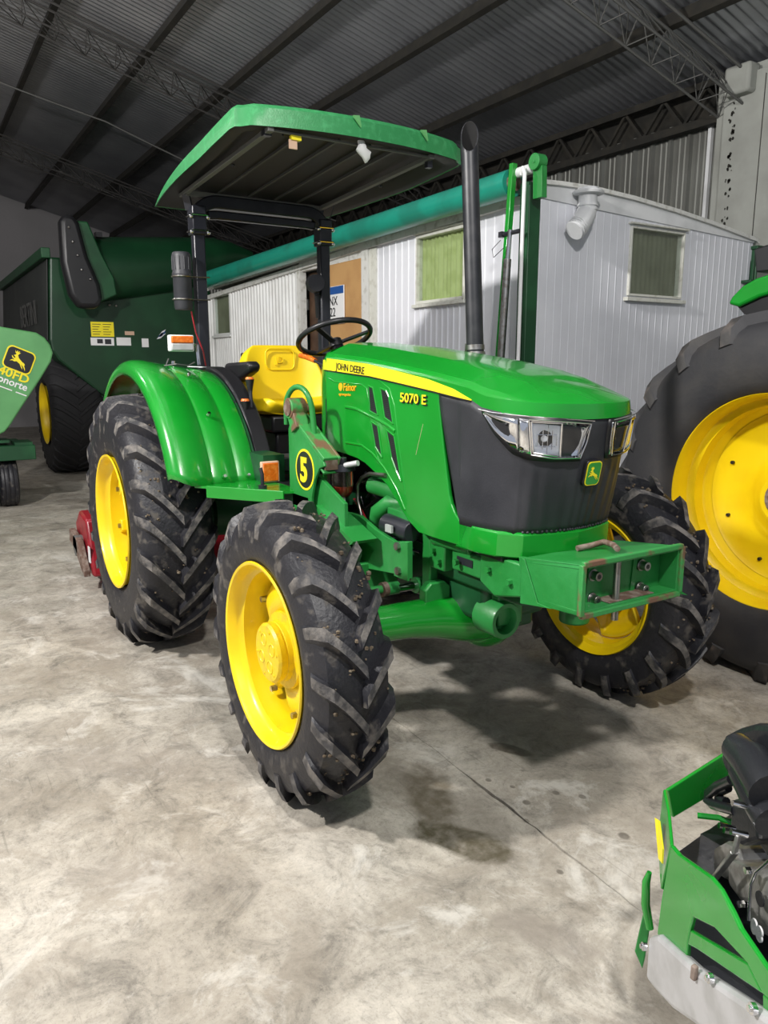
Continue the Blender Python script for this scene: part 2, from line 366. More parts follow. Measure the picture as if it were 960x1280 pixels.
# side wall cladding, trapezoid ribs
pr = []; x = -20.2
while x < -2.9:
    for dx, d in ((0, 0), (.045, 0), (.055, .010), (.075, .010), (.085, 0), (.115, 0), (.125, .010), (.145, .010), (.155, 0), (.180, 0), (.200, .038), (.228, .038), (.248, 0)): pr.append((x+dx, 5.52-d))
    x += .25
pr.sort(); pr = [q for q in pr if q[0] < -2.85]
wr = struct(MB().rings([[(x, y, z) for x, y in pr] for z in (0, 4.26)], False, False).build('wall_right', 'sidewall', smooth=0))
MB().box(-20.2, -2.8, 5.56, 5.62, 0, 4.6).build('backing_sheet', 'purlin', wr, smooth=0)
MB().box(-2.99, -2.95, 5.47, 5.515, 0, 4.2).build('corner_flashing', 'white', wr, smooth=0)
wf = struct(MB().box(-2.80, 6.4, 5.34, 5.62, 0, 4.56).build('wall_front', 'wall', smooth=0))
mb = MB().box(-2.66, 6.4, 5.24, 5.36, 0, 4.46); mb.build('wall_pier', 'wall', wf, smooth=0, bevel=.01)
MB().box(-2.60, -2.32, 5.12, 5.3, 4.26, 4.53).build('gutter_box', 'wall', wf, bevel=.03)
MB().tube([(-2.22, 5.235, .0), (-2.22, 5.235, 4.4)], .004, 5).build('wire', 'purlin', wf)
ch = MB()
for k in range(60):
    z = random.uniform(2.7, 4.3); x = -2.54+random.gauss(0, .018); r = random.uniform(.006, .02)
    ch.add([(x+r*math.cos(t)*random.uniform(.6, 1.2), 5.237, z+r*1.3*math.sin(t)*random.uniform(.6, 1.2)) for t in [PI*j/3 for j in range(6)]], [tuple(range(6))])
o = ch.build('flaking_plaster', 'purlin', wf, smooth=0); o['kind'] = 'stuff'
struct(MB().box(-20.35, -20.15, -9, 5.6, 0, 8.4).build('wall_back', 'farwall', smooth=0))
struct(MB().box(-20.2, -3.5, -8.3, -8.15, 0, 8.3).build('wall_left', 'farwall', smooth=0))

# ================================================================ TIRES
def make_tire(name, c, R, Wd, rr, nl, h, s, mts, parent, lw=.020, k=.62, side=1.0, off=0., sect=.5, shw=.43, clumps=0):
    """R-1 farm tire: carcass lathed about y, tapering lugs swept from the crown over the shoulder"""
    mb = MB(); Rc = R-h
    sh = shw*Wd; half = [(0, Rc), (.25*Wd, Rc-.008), (sh*.92, Rc-.022), (sh+.02*Wd, Rc-.05), (.485*Wd, Rc-.09), (.5*Wd, rr+.62*(Rc-rr)*sect*1.2), (.475*Wd, rr+.12*(Rc-rr)+.015), (.43*Wd, rr+.014), (.40*Wd, rr+.004)]
    prof = [(r, -y) for y, r in half[::-1]]+[(r, y) for y, r in half[1:]]
    mb.lathe(prof, c, 'y', 96)
    def base(wy):
        wy = abs(wy)
        for (y0, r0), (y1, r1) in zip(half, half[1:]):
            if wy <= y1+1e-9: return r0+(r1-r0)*(wy-y0)/max(1e-6, y1-y0)
        return half[5][1]
    cv = Vector(c)
    st = [(-.015, 1), (.10, 1), (.20, 1), (.30, 1), (shw*.93, 1), (shw+.035, .80), (.497, .0)]
    for sd in (1, -1):
        for i in range(nl):
            t0 = 2*PI*(i+(0.5 if sd < 0 else 0))/nl+random.uniform(-.004, .004)
            R4 = []
            for f, hh in st:
                wy = f*Wd; al = k*Wd*(max(0, f)/.5)**.85/R
                rb = base(wy)-.006; top = Rc+h*(1-.10*(f/.43)**2)-.016*(max(f, 0)/.43)**2 if hh == 1 else rb+h*1.15*hh+.002
                if hh == 0: rb = base(shw*Wd)-.085*side; top = rb+.006; wyb = Wd*.488; wyt = Wd*.503
                elif hh < 1: wyb = Wd*(shw+.03); wyt = Wd*(shw+.062)
                else: wyb = wyt = wy
                e = lw*(1.15 if f > .3 else 1.0)
                jit = random.uniform(-.0012, .0012)
                row = []
                for dt, r_, yy in ((-(e+.010), rb, wyb), (-e*.82, top+jit, wyt), (e*.82, top+jit, wyt), (e+.010, rb, wyb)):
                    t = t0+al+dt/R
                    row.append(cv+Vector((r_*math.cos(t), sd*yy*1.0, r_*math.sin(t))))
                R4.append(row)
            nn = len(R4); vs = [v for r_ in R4 for v in r_]; fs = []; fm = []
            for a in range(nn-1):
                for b_ in range(3): fs.append((a*4+b_, a*4+b_+1, a*4+5+b_, a*4+4+b_)); fm.append(1 if b_ == 1 else 0)
            fs.append((0, 1, 2, 3)); fm.append(0); fs.append(tuple((nn-1)*4+q for q in (3, 2, 1, 0))); fm.append(0)
            bb = len(mb.v); mb.v += [tuple(v) for v in vs]
            for f_, m_ in zip(fs, fm): mb.f.append([bb+q for q in f_]); mb.m.append(m_)
    t_ = mb.build(name, mts, parent, smooth=42)
    if clumps:
        mu = MB()
        for q in range(clumps):
            a = random.uniform(-1.2, 2.6); wy = random.choice((-1, 1))*Wd*random.uniform(.02, .40); r_ = base(wy)+.002
            p_ = cv+Vector((r_*math.cos(a), wy, r_*math.sin(a))); z_ = random.uniform(.004, .011)
            for e_ in range(random.randint(1, 3)):
                mu.sphere(p_+Vector((random.uniform(-.01, .01), random.uniform(-.012, .012), random.uniform(-.012, .012))), z_*random.uniform(.6, 1.1), 6, random.uniform(.5, 1))
        mo = mu.build('dried_mud', 'mud', t_, smooth=0, weld=False); mo['kind'] = 'stuff'
    return t_

# ================================================================ CARAVAN
cv_ = thing('caravan', 'long white corrugated site caravan with arched roof standing behind the tractor', 'caravan', (-5.4, 3.4, 0))
CY, CX = 2.04, -1.854
EL = [(-1.852,2.04,2.893),(-2.089,2.04,2.915),(-4.4,2.04,2.87),(-9.003,2.04,2.707)]
EL = [(CX, EL[0][2])]+[(p[0], p[2]) for p in EL[1:]]+[(-9.15, 2.70)]
def eave(x):
    for (x0, z0), (x1, z1) in zip(EL, EL[1:]):
        if x1 <= x <= x0: return z0+(z1-z0)*(x-x0)/(x1-x0)
    return EL[-1][1]
def ribs(x0, x1, z0, z1, pitch, depth, wr_, name, mt, par, axis='x', const=CY, sgn=-1):
    P = [(x0, 0)]; x = x0+pitch*.3
    while x < x1-pitch*.5:
        P += [(x, 0), (x+wr_*.3, depth), (x+wr_*.7, depth), (x+wr_, 0)]; x += pitch
    P.append((x1, 0)); f0 = z0 if callable(z0) else (lambda x: z0); f1 = z1 if callable(z1) else (lambda x: z1)
    def pt(x, d, z): return (x, const+sgn*d, z) if axis == 'x' else (const+sgn*d, x, z)
    return MB().rings([[pt(x, d, f0(x)) for x, d in P], [pt(x, d, f1(x)) for x, d in P]], False, False).build(name, mt, par, smooth=0, weld=False)
ez = lambda x: eave(x)-.03
W1 = [(-3.409,2.04,2.778),(-2.737,2.04,2.79),(-3.454,2.04,2.215),(-2.732,2.04,2.264)]       # big side window
wx0, wx1, wz0, wz1 = -3.415, -2.73, 2.235, 2.785
sx0, sx1, sz0, sz1 = -8.88, -8.22, 2.12, 2.66                            # small far window
ribs(-9.15, sx0, .6, ez, .10, .022, .05, 'wall_panel', 'caravan2', cv_); ribs(sx1, -5.86, .6, ez, .10, .022, .05, 'wall_panel', 'caravan2', cv_)
ribs(sx0, sx1, .6, sz0, .075, .012, .04, 'wall_panel', 'caravan2', cv_); ribs(sx0, sx1, sz1, ez, .075, .012, .04, 'wall_panel', 'caravan2', cv_)
ribs(-4.18, wx0, .6, ez, .11, .006, .022, 'wall_panel', 'caravan', cv_); ribs(wx1, CX, .6, ez, .11, .005, .022, 'wall_panel', 'caravan', cv_)
ribs(wx0, wx1, .6, wz0, .085, .012, .02, 'wall_panel', 'caravan', cv_); ribs(wx0, wx1, wz1, ez, .11, .006, .022, 'wall_panel', 'caravan', cv_)
def window(name, par, a0, a1, z0, z1, axis, const, sgn, cur, fm='frame', wave=.012, t=.026):
    def bx(mb, a, b, z_, zz, d0, d1):
        if axis == 'x': mb.box(a, b, min(const+sgn*d0, const+sgn*d1), max(const+sgn*d0, const+sgn*d1), z_, zz)
        else: mb.box(min(const+sgn*d0, const+sgn*d1), max(const+sgn*d0, const+sgn*d1), a, b, z_, zz)
    f = MB()
    bx(f, a0-t, a0, z0-t, z1+t, -.05, .02); bx(f, a1, a1+t, z0-t, z1+t, -.05, .02); bx(f, a0, a1, z1, z1+t, -.05, .02); bx(f, a0, a1, z0-t, z0, -.05, .02)
    bx(f, a0-.05, a1+.05, z0-.06, z0-.03, -.02, .045); bx(f, a0-.04, a1+.04, z1+.03, z1+.045, -.02, .04)
    fr = f.build(name, fm, par, smooth=0, bevel=.003, seg=1)
    g = MB(); bx(g, a0, a1, z0, z1, -.014, -.010); g.build('pane', 'pane', fr, smooth=0)
    n_ = 60; P = [(a0+(a1-a0)*i/n_, -.05+wave*math.sin(i*1.15)+wave*.5*math.sin(i*.37)) for i in range(n_+1)]
    def pt(x, d, z): return (x, const+sgn*d, z) if axis == 'x' else (const+sgn*d, x, z)
    MB().rings([[pt(x, d, z) for x, d in P] for z in (z0, z1)], False, False).build('curtain', cur, fr, smooth=80)
    return fr
window('window', cv_, wx0, wx1, wz0, wz1, 'x', CY, -1, 'curtain')
window('window', cv_, sx0, sx1, sz0, sz1, 'x', CY, -1, 'curtain2', 'caravan2', .006)
# doorway: brown open gap and tan door leaf with jambs
MB().box(-5.86, -5.40, CY+.10, CY+.13, .6, 2.72).build('door_reveal', 'brown', cv_, smooth=0)
MB().box(-5.42, -4.40, CY-.012, CY+.028, .62, 2.735).build('door', 'tan', cv_, smooth=0, bevel=.004)
MB().box(-5.93, -5.84, CY-.03, CY+.05, .6, 2.78).build('door_jamb', 'caravan_trim', cv_, smooth=0)
MB().box(-4.40, -4.27, CY-.035, CY+.05, .6, 2.82).build('door_jamb', 'caravan_trim', cv_, smooth=0)
MB().box(-4.265, -4.13, CY-.02, CY+.05, .6, 2.80).build('door_post', 'frame', cv_, smooth=0)
MB().box(-5.9, -4.2, CY-.01, CY+.05, 2.735, 2.85).build('door_lintel', 'caravan_trim', cv_, smooth=0)
# eave trim, end wall, arched roof
tr = MB()
for (x0, z0), (x1, z1) in zip(EL, EL[1:]): tr.bar((x0, CY-.02, z0-.035), (x1, CY-.02, z1-.035), .05, .06)
tr.build('eave_trim', 'caravan_trim', cv_, smooth=0)
FR = [(-1.854,2.027,2.87),(-1.854,2.649,2.836),(-1.854,4.71,2.758)]
AR = [(-1.854,2.021,2.985),(-1.854,2.246,2.995),(-1.854,2.584,2.999),(-1.854,3.04,2.977),(-1.854,3.537,2.935),(-1.854,4.081,2.876),(-1.854,4.704,2.793)]
yE = AR[-1][1]
fz = lambda y: FR[0][2]+(FR[2][2]-FR[0][2])*(y-FR[0][1])/(FR[2][1]-FR[0][1])
ey0, ey1, ezz0, ezz1 = 3.055, 3.70, 2.235, 2.745
ribs(CY, ey0, .6, fz, .083, .0024, .014, 'end_panel', 'caravan', cv_, 'y', CX, 1); ribs(ey1, yE, .6, fz, .083, .0024, .014, 'end_panel', 'caravan', cv_, 'y', CX, 1)
ribs(ey0, ey1, .6, ezz0, .083, .0024, .014, 'end_panel', 'caravan', cv_, 'y', CX, 1); ribs(ey0, ey1, ezz1, fz, .083, .0024, .014, 'end_panel', 'caravan', cv_, 'y', CX, 1)
window('window', cv_, ey0, ey1, ezz0, ezz1, 'y', CX, 1, 'curtain2', wave=.003, t=.016)
MB().prism([(CX, CY, fz(CY))]+[(CX, y, z) for _, y, z in AR]+[(CX, yE, fz(yE))], (.014, 0, 0)).build('gable_board', 'white', cv_, smooth=0, bevel=.002, seg=1)
rf = MB(); arc = [(CY-.03, AR[0][2]-.03)]+[(y, z+.006) for _, y, z in AR]+[(yE+.04, AR[-1][2]-.02)]
rf.rings([[(CX+.04, y, z) for y, z in arc]+[(CX+.04, y, z-.03) for y, z in arc[::-1]], [(-9.2, y, z-.16) for y, z in arc]+[(-9.2, y, z-.19) for y, z in arc[::-1]]], True, True)
rf.build('roof', 'caravan_trim', cv_, smooth=30)
MB().box(-9.15, CX, yE-.02, yE, .6, 2.6).build('side_wall', 'caravan', cv_, smooth=0)
MB().box(-9.17, -9.13, CY, yE, .6, 2.55).build('end_panel', 'caravan', cv_, smooth=0)
MB().box(-9.1, CX-.03, CY+.05, yE-.05, .45, .62).build('chassis', 'purlin', cv_, smooth=0)
cp = MB(); cp.box(CX-.03, CX+.03, yE-.01, yE+.05, .6, 2.72); cp.box(CX-.05, CX+.07, yE-.03, yE+.13, 2.70, 2.73); cp.box(CX-.02, CX+.10, yE-.14, yE+.06, 2.395, 2.42)
cp.cyl((CX+.05, yE-.03, 1.9), (CX+.05, yE-.03, 2.39), .035); cp.cyl((CX+.05, yE, 2.42), (CX+.05, yE, 2.55), .012)
cp.build('corner_post', 'green_dark', cv_, bevel=.004)
for x in (-7.2, -3.2):
    for y in (2.25, 4.4):
        MB().lathe([(.10, -.08), (.22, -.09), (.36, -.08), (.38, 0), (.36, .08), (.22, .09), (.10, .08), (.05, .03), (.001, .03)], (x, y, .38), 'y', 28).build('wheel', 'rubber3', cv_)
# white vent elbow on the end wall
v = MB(); pc = (-1.76,2.447,2.91); px_, py_, pz_ = pc
v.tube([(px_, py_, pz_+.02), (px_, py_, pz_-.09), (px_+.005, py_-.015, pz_-.13), (px_+.02, py_-.06, pz_-.175), (px_+.035, py_-.11, pz_-.225), (px_+.035, py_-.165, pz_-.27)], [.070, .070, .075, .076, .073, .073], 24)
for t_ in (.02, .035): v.cyl((px_, py_, pz_-.02-t_*2), (px_, py_, pz_-.035-t_*2), .078, n=24)
v.lathe([(.070, .0), (.112, .005), (.118, .02), (.110, .03), (.080, .032), (.078, .05), (.06, .05), (.06, -.03)], (px_, py_, pz_+.005), 'z', 28)
d_ = Vector((.0, -.055, -.045)).normalized()
for k_ in (.0, .02, .04):
    a_ = Vector((px_+.035, py_-.165, pz_-.27))-d_*(.07-k_); v.cyl(a_, a_+d_*.010, .079, n=24)
v.tube([(px_-.04, py_-.04, pz_-.06), (px_+.0, py_-.07, pz_-.065), (px_+.06, py_-.02, pz_-.055)], .008, 6)
v.build('vent_elbow', 'white', cv_)
# registration plate leaning on the door: white plate, blue band, black characters
PX0, PX1, PZ0, PZ1 = -5.14, -4.78, 2.10, 2.50
plate = tag(None or (org((0, 0, 0)), MB().box(PX0, PX1, CY-.032, CY-.018, PZ0, PZ1).build('registration_plate', 'whited', smooth=0, bevel=.003, seg=1))[1], 'white registration sign with blue top band hung on the tan caravan door', 'sign')
MB().box(PX0+.004, PX1-.004, CY-.035, CY-.031, PZ1-.085, PZ1-.006).build('blue_band', 'bluep', plate, smooth=0)
text('characters', 'NX', 'black', plate, (-5.107,2.005,2.299), (1, 0, 0), (0, 0, 1), .135, sx=.95)
text('characters', '22', 'black', plate, (-5.092,2.005,2.182), (1, 0, 0), (0, 0, 1), .135, sx=.95)

# ================================================================ TEAL AUGER on its green stand
au = thing('folded_auger', 'long teal unloading tube carried by a tall green hydraulic stand at the caravan corner', 'auger', (-1.8, 1.86, 0))
MB().tube([(-1.93, 1.85, 2.965), (-5.0, 1.85, 2.93), (-8.7, 1.85, 2.88)], [.098, .105, .116], 28).build('auger_tube', 'teal', au)
e = MB(); e.cyl((-1.935, 1.85, 2.965), (-1.90, 1.85, 2.965), .06); e.build('rusty_stub', 'rust', au)
s_ = MB(); s_.bar((-1.872, 1.80, 3.08), (-2.02, 1.80, 1.1), .045, .04); s_.build('swing_arm', 'green', au, bevel=.004)
s_ = MB(); s_.box(-1.86, -1.775, 1.86, 1.94, 0, 2.95); s_.box(-1.77, -1.735, 1.84, 1.95, 0.0, 2.92); s_.build('mast', 'green_dark', au, bevel=.006)
s_ = MB(); s_.box(-2.15, -1.5, 1.62, 1.99, 0, .05); s_.bar((-2.1, 1.7, .04), (-1.83, 1.88, .7), .05, .05); s_.build('base', 'green_dark', au)
s_ = MB(); s_.prism([(-1.70, 1.83, 3.03), (-1.69, 1.83, 2.81), (-1.60, 1.83, 2.81), (-1.61, 1.83, 3.02)], (0, .05, 0)); s_.cyl((-1.66, 1.80, 3.05), (-1.66, 1.88, 3.05), .055, n=24); s_.cyl((-1.66, 1.795, 3.05), (-1.66, 1.80, 3.05), .012, n=12); s_.build('head_bracket', 'green_worn', au, bevel=.004)
MB().cyl((-1.90, 1.84, 3.02), (-1.70, 1.84, 3.02), .035).build('pivot_pin', 'white', au)
MB().cyl((-1.86, 1.76, 2.42), (-1.945, 1.76, 1.0), .028).build('hydraulic_barrel', 'steel', au)
MB().cyl((-1.84, 1.76, 2.62), (-1.86, 1.76, 2.42), .016).build('hydraulic_rod', 'chrome', au)
MB().tube([(-1.76, 1.78, 2.98), (-1.735, 1.77, 3.02), (-1.715, 1.77, 2.98), (-1.72, 1.77, 2.6), (-1.725, 1.77, 1.0)], .014, 8).build('white_hose', 'whited', au)
s_ = MB(); s_.cyl((-1.92, 1.77, 2.60), (-1.74, 1.77, 2.60), .016); s_.box(-1.96, -1.92, 1.75, 1.79, 2.58, 2.62); s_.tube([(-1.93, 1.75, 2.56), (-1.99, 1.72, 2.50), (-1.97, 1.72, 2.44), (-1.88, 1.74, 2.50)], .003, 5); s_.build('locking_pin', 'blackp', au)

# ================================================================ GRAIN CART
gc = thing('grain_cart', 'big dark green grain cart with folded auger and black boot in the far left corner', 'grain cart', (-11.5, 1, 0))
FX = -9.4
body = MB()
prof = [(-0.154, 3.156), (-0.242, 2.011), (-0.22, 1.857), (-0.143, 1.725), (0.429, 1.219), (1.255, 0.657), (2.081, 0.657), (2.191, 1.153), (2.191, 2.749), (1.971, 3.156)]
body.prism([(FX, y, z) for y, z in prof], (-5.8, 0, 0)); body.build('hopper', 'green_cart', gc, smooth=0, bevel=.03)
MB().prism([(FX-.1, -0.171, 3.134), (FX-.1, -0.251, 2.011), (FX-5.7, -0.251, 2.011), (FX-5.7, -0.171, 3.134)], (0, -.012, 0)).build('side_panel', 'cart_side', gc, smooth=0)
s_ = MB(); s_.bar((FX-.02, -0.198, 3.211), (FX-5.8, -0.198, 3.211), .12, .14); s_.build('rim_rail', 'green_dark', gc, bevel=.01)
text('side_lettering', 'BERTINI', 'truss', gc, (FX-2.75, -0.265, 2.276), (1, 0, 0), (0, 0, 1), .52, sx=1.0)
# auger tube across the front with black rubber boot
AX = FX-.02
for_tube = [(0.374, 3.002), (1.53, 3.156), (2.191, 3.277), (2.521, 3.355), (2.873, 3.344)]
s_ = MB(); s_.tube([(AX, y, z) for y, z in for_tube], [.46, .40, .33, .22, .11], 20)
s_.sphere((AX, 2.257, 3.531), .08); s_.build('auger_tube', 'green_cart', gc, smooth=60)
s_ = MB(); s_.prism([(AX+.34, y, z) for y, z in [(0.077, 3.597), (0.297, 3.597), (0.451, 3.189), (0.605, 2.859), (0.627, 2.639), (0.319, 2.496), (0.099, 2.694)]], (.16, 0, 0)); s_.build('boot_flange', 'green_dark', gc, bevel=.02)
bt = [(-0.088, 3.553), (-0.033, 3.652), (0.099, 3.652), (0.165, 3.553), (0.253, 3.112), (0.385, 2.76), (0.407, 2.54), (0.319, 2.43), (0.077, 2.43), (-0.033, 2.606), (-0.099, 3.024)]
s_ = MB(); s_.prism([(AX+.40, y, z) for y, z in bt], (.22, 0, 0)); s_.build('rubber_boot', 'black', gc, bevel=.07, seg=3)
s_ = MB(); s_.box(AX+.2, AX+.32, 0.429, 0.517, 3.432, 3.498); s_.build('latch', 'black', gc)
for q in [(-8.78,0.018,3.477),(-8.78,0.055,3.296),(-8.78,0.104,3.124),(-8.78,0.142,2.938),(-8.78,0.248,2.818)]: MB().sphere((q[0], q[1], q[2]), .017).build('bolt', 'steel', gc)
for q in [(-9.38,0.615,2.529),(-9.38,0.706,2.521)]: MB().sphere(q, .020).build('bolt', 'steel', gc)
# decals on the front sheet
def dec(px0, px1, pz0, pz1, mt, nm='decal'): MB().box(FX, FX+.006, px0, px1, pz0, pz1).build(nm, mt, gc, smooth=0)
DC = [(-9.394,0.33,2.281),(-9.394,0.656,2.07),(-9.394,0.315,2.064),(-9.394,0.647,1.942),(-9.394,0.684,2.152),(-9.394,0.893,1.945),(-9.394,0.812,2.155),(-9.394,0.95,2.099),(-9.394,1.054,2.053),(-9.394,1.155,1.924)]
dec(DC[0][1], DC[1][1], DC[1][2], DC[0][2], 'decal_y'); dec(DC[2][1], DC[3][1], DC[3][2], DC[2][2]-.01, 'whited'); dec(DC[4][1], DC[5][1], DC[5][2], DC[4][2]-.09, 'whited')
dec(DC[6][1], DC[7][1], DC[7][2], DC[6][2], 'tag'); dec(DC[8][1], DC[9][1], DC[9][2], DC[8][2], 'whited')
s_ = MB()
for i in range(5):
    for j in range(2):
        y = DC[0][1]+.02+j*.15; z = DC[0][2]-.03-i*.036; s_.box(FX+.006, FX+.009, y, y+.12-.02*(i % 3), z-.008, z)
s_.build('decal_lines', 'black', gc, smooth=0)
s_ = MB(); s_.box(FX+.006, FX+.009, DC[2][1]+.09, DC[2][1]+.17, DC[3][2]+.03, DC[2][2]-.03); s_.box(FX+.006, FX+.009, DC[2][1]+.20, DC[2][1]+.29, DC[3][2]+.02, DC[2][2]-.03); s_.build('decal_lines', 'grille', gc, smooth=0)
f0 = (-9.39,1.282,2.045); f1 = (-9.39,1.475,2.192)
for k in range(3):
    a = Vector((FX, f0[1]+.02*k, f0[2]+.03*k)); MB().prism([a, a+Vector((0, .05, .06)), a+Vector((0, .15-.02*k, .09)), a+Vector((0, .06, .015))], (.005, 0, 0)).build('feather_emblem', 'bluep' if k == 1 else 'caravan', gc, smooth=0)
s_ = MB(); s_.box(-14.8, -9.7, .5, .7, .70, .95); s_.box(-14.8, -9.7, 1.5, 1.7, .70, .95); s_.box(-10.36, -10.12, .1, 2.0, .80, 1.0)
s_.bar((FX-.1, 0.594, 1.263), (-10.1, .4, .9), .12, .12); s_.bar((FX-.1, 0.154, 1.538), (-10.4, .3, 1.2), .10, .10); s_.bar((FX-.1, 0.429, 1.318), (FX-.1, 0.429, .75), .08, .08); s_.build('chassis', 'green_dark', gc, bevel=.01)
for yy in (.08, 2.2):
    sg = 1 if yy > 1 else -1
    tt = make_tire('tire', (-10.24, yy, .92), .93, .72, .45, 30, .016, 1, ['rubber3', 'rubber3'], gc, lw=.03, k=.4)
    MB().lathe([(.44, .34), (.47, .36), (.445, .345), (.42, .30), (.40, .2), (.39, .06), (.2, .05), (.15, .12), (.001, .12)], (-10.24, yy, .92), 'y', 40, sg).build('rim', 'yellow', tt)

# ================================================================ HEADER SHIELD ON TRAILER (far left edge)
HX = -7.2
hd = thing('header_trailer', 'light green harvester header shield with yellow deer badge on a trailer, left edge', 'farm trailer', (HX-.3, -1.4, 0))
hp = [(-7.2,-1.089,2.09),(-7.2,-0.719,2.032),(-7.2,-0.629,1.974),(-7.2,-0.575,1.893),(-7.2,-0.552,1.802),(-7.2,-0.582,1.7),(-7.2,-0.72,1.489),(-7.2,-0.933,1.189),(-7.2,-1.088,0.964),(-7.2,-1.143,0.902),(-7.2,-1.195,0.877)]
s_ = MB(); s_.prism([(HX, -1.75, 2.20)]+hp+[(HX, -1.75, .62)], (-.10, 0, 0)); s_.build('end_shield', 'lite', hd, bevel=.02, seg=3)
tq = (-7.19,-0.924,1.718)
xd = Vector((0, .92, -.40)).normalized(); up_ = Vector((0, .40, .92)).normalized()
MB().prism(rrect((HX+.004, tq[1], tq[2]), xd, up_, .315, .27, .06), (.004, 0, 0)).build('badge_border', 'decal_y', hd, smooth=0)
MB().prism(rrect((HX+.008, tq[1], tq[2]), xd, up_, .285, .24, .05), (.003, 0, 0)).build('badge_field', 'black', hd, smooth=0)
deer('deer_emblem', 'decal_y', hd, (HX+.012, tq[1], tq[2]), xd, up_, .22, .003)
tp = (-7.19,-0.854,1.445)
text('model_lettering', '740FD', 'decal_y', hd, Vector((HX+.004, tp[1], tp[2])), xd, up_, .135, sx=1.12, bold=.02, right=True)
tp = (-7.19,-0.878,1.363)
text('dealer_lettering', 'Agronorte', 'whited', hd, Vector((HX+.004, tp[1], tp[2])), xd, up_, .115, sx=1.0, bold=.02, right=True)
s_ = MB(); b0 = Vector((HX+.004, tp[1], tp[2]))-up_*.045-xd*.30; s_.prism([b0, b0+xd*.16, b0+xd*.16-up_*.012, b0-up_*.012], (.002, 0, 0)); s_.prism([b0+xd*.2, b0+xd*.32, b0+xd*.32-up_*.012, b0+xd*.2-up_*.012], (.002, 0, 0)); s_.build('small_print', 'whited', hd, smooth=0)
s_ = MB(); s_.box(HX-.55, HX+.05, -1.9, -.84, .57, .74); s_.box(HX-1.2, HX-.55, -1.9, -.9, .57, .72); s_.box(HX-.35, HX-.2, -1.85, -1.7, .6, 2.1); s_.build('trailer_beam', 'green_dark', hd, bevel=.008)
s_ = MB(); s_.box(HX-.4, HX-.0, -1.05, -.86, .74, .77); s_.box(HX-.4, HX-.05, -1.3, -1.1, .77, .80); s_.build('bracket', 'green_dark', hd)
for yy in (-1.14, -1.42):
    s_ = MB(); s_.lathe([(.15, -.10), (.19, -.105), (.27, -.10), (.295, -.085), (.30, -.06), (.293, -.05), (.30, -.04), (.30, -.01), (.293, 0), (.30, .01), (.30, .04), (.293, .05), (.30, .06), (.295, .085), (.27, .10), (.19, .105), (.15, .10)], (HX-.25, yy, .30), 'y', 40)
    tt = s_.build('tire', 'rubber', hd); MB().lathe([(.155, -.09), (.14, -.08), (.13, -.02), (.05, -.03), (.001, -.05)], (HX-.25, yy, .30), 'y', 24).build('hub', 'silver', tt)
MB().box(HX-.3, HX-.2, -1.42, -1.14, .25, .6).build('axle', 'green_dark', hd)

# ================================================================ RED MOWER DECK behind the rear tire
rd = thing('red_implement', 'red implement deck peeping out behind the near rear tire', 'implement', (-3.6, 0, 0))
s_ = MB(); s_.prism([(-3.30, -1.03, .53), (-3.15, -1.03, .12), (-3.70, -1.03, .12), (-3.72, -1.03, .45), (-3.55, -1.03, .56)], (0, 2.0, 0)); s_.build('deck', 'red', rd, bevel=.02)
s_ = MB(); s_.prism([(-3.50, -1.085, .27), (-3.32, -1.085, .16), (-3.20, -1.085, .12), (-3.20, -1.085, .17), (-3.38, -1.085, .36), (-3.70, -1.085, .40), (-3.72, -1.085, .30)], (0, .045, 0)); s_.build('skid', 'rust', rd, bevel=.004)
s_ = MB(); s_.cyl((-3.5, -1.085, .30), (-3.5, -1.03, .30), .08); s_.build('side_disc', 'truss', rd)
MB().box(-3.26, -3.20, -1.036, -1.03, .22, .34).build('white_decal', 'whited', rd, smooth=0)
s_ = MB(); s_.bar((-3.6, -.3, .5), (-2.9, -.25, .75), .05, .08); s_.bar((-3.6, .3, .5), (-2.9, .25, .75), .05, .08); s_.build('hitch_arm', 'red', rd)

# ================================================================ SECOND TRACTOR (right edge)
t2 = thing('large_tractor', 'large green tractor at right edge, only its huge rear wheel and fender in view', 'tractor', (.4, 2.6, 0))
T2C = (.335, 1.87, .960)
tt = make_tire('tire', T2C, .995, .56, .560, 19, .055, 1, ['rubber2', 'lug2'], t2, lw=.036, k=.70, side=.75)
r_ = MB(); r_.lathe([(.560, .19), (.577, .205), (.585, .222), (.573, .228), (.560, .222), (.550, .20), (.545, .17), (.540, .12), (.520, .10), (.505, .095), (.500, .03), (.485, .01), (.47, -.03), (.452, -.05), (.45, -.2)], T2C, 'y', 96, -1)
r_.lathe([(.470, -.02), (.45, -.035), (.40, -.05), (.33, -.062), (.26, -.06), (.22, -.045), (.19, -.01), (.14, .01), (.13, .05), (.001, .05)], T2C, 'y', 64, -1)
rm = r_.build('rim', 'yellow', tt, smooth=30)
for k in range(8):
    a = PI/8+k*PI/4; c_ = Vector((T2C[0]+.40*math.cos(a), T2C[1]+.035, T2C[2]+.40*math.sin(a)))
    MB().cyl(c_, c_+Vector((0, .03, 0)), .010, n=12).build('rim_hole', 'black', rm)
s_ = MB(); s_.cyl((T2C[0], T2C[1]-.0, T2C[2]), (T2C[0], T2C[1]-.055, T2C[2]), .10, n=24); s_.build('hub', 'rust', tt)
s_ = MB(); s_.cyl((T2C[0], 1.95, T2C[2]), (T2C[0], 4.2, T2C[2]), .16); s_.box(.1, 2.6, 2.75, 3.35, .7, 1.25); s_.build('axle_housing', 'green_dark', t2, bevel=.02)
t2b = make_tire('tire', (T2C[0], 4.2, T2C[2]), .985, .56, .560, 19, .055, 1, ['rubber2', 'lug2'], t2, lw=.036, k=.70, side=.75)
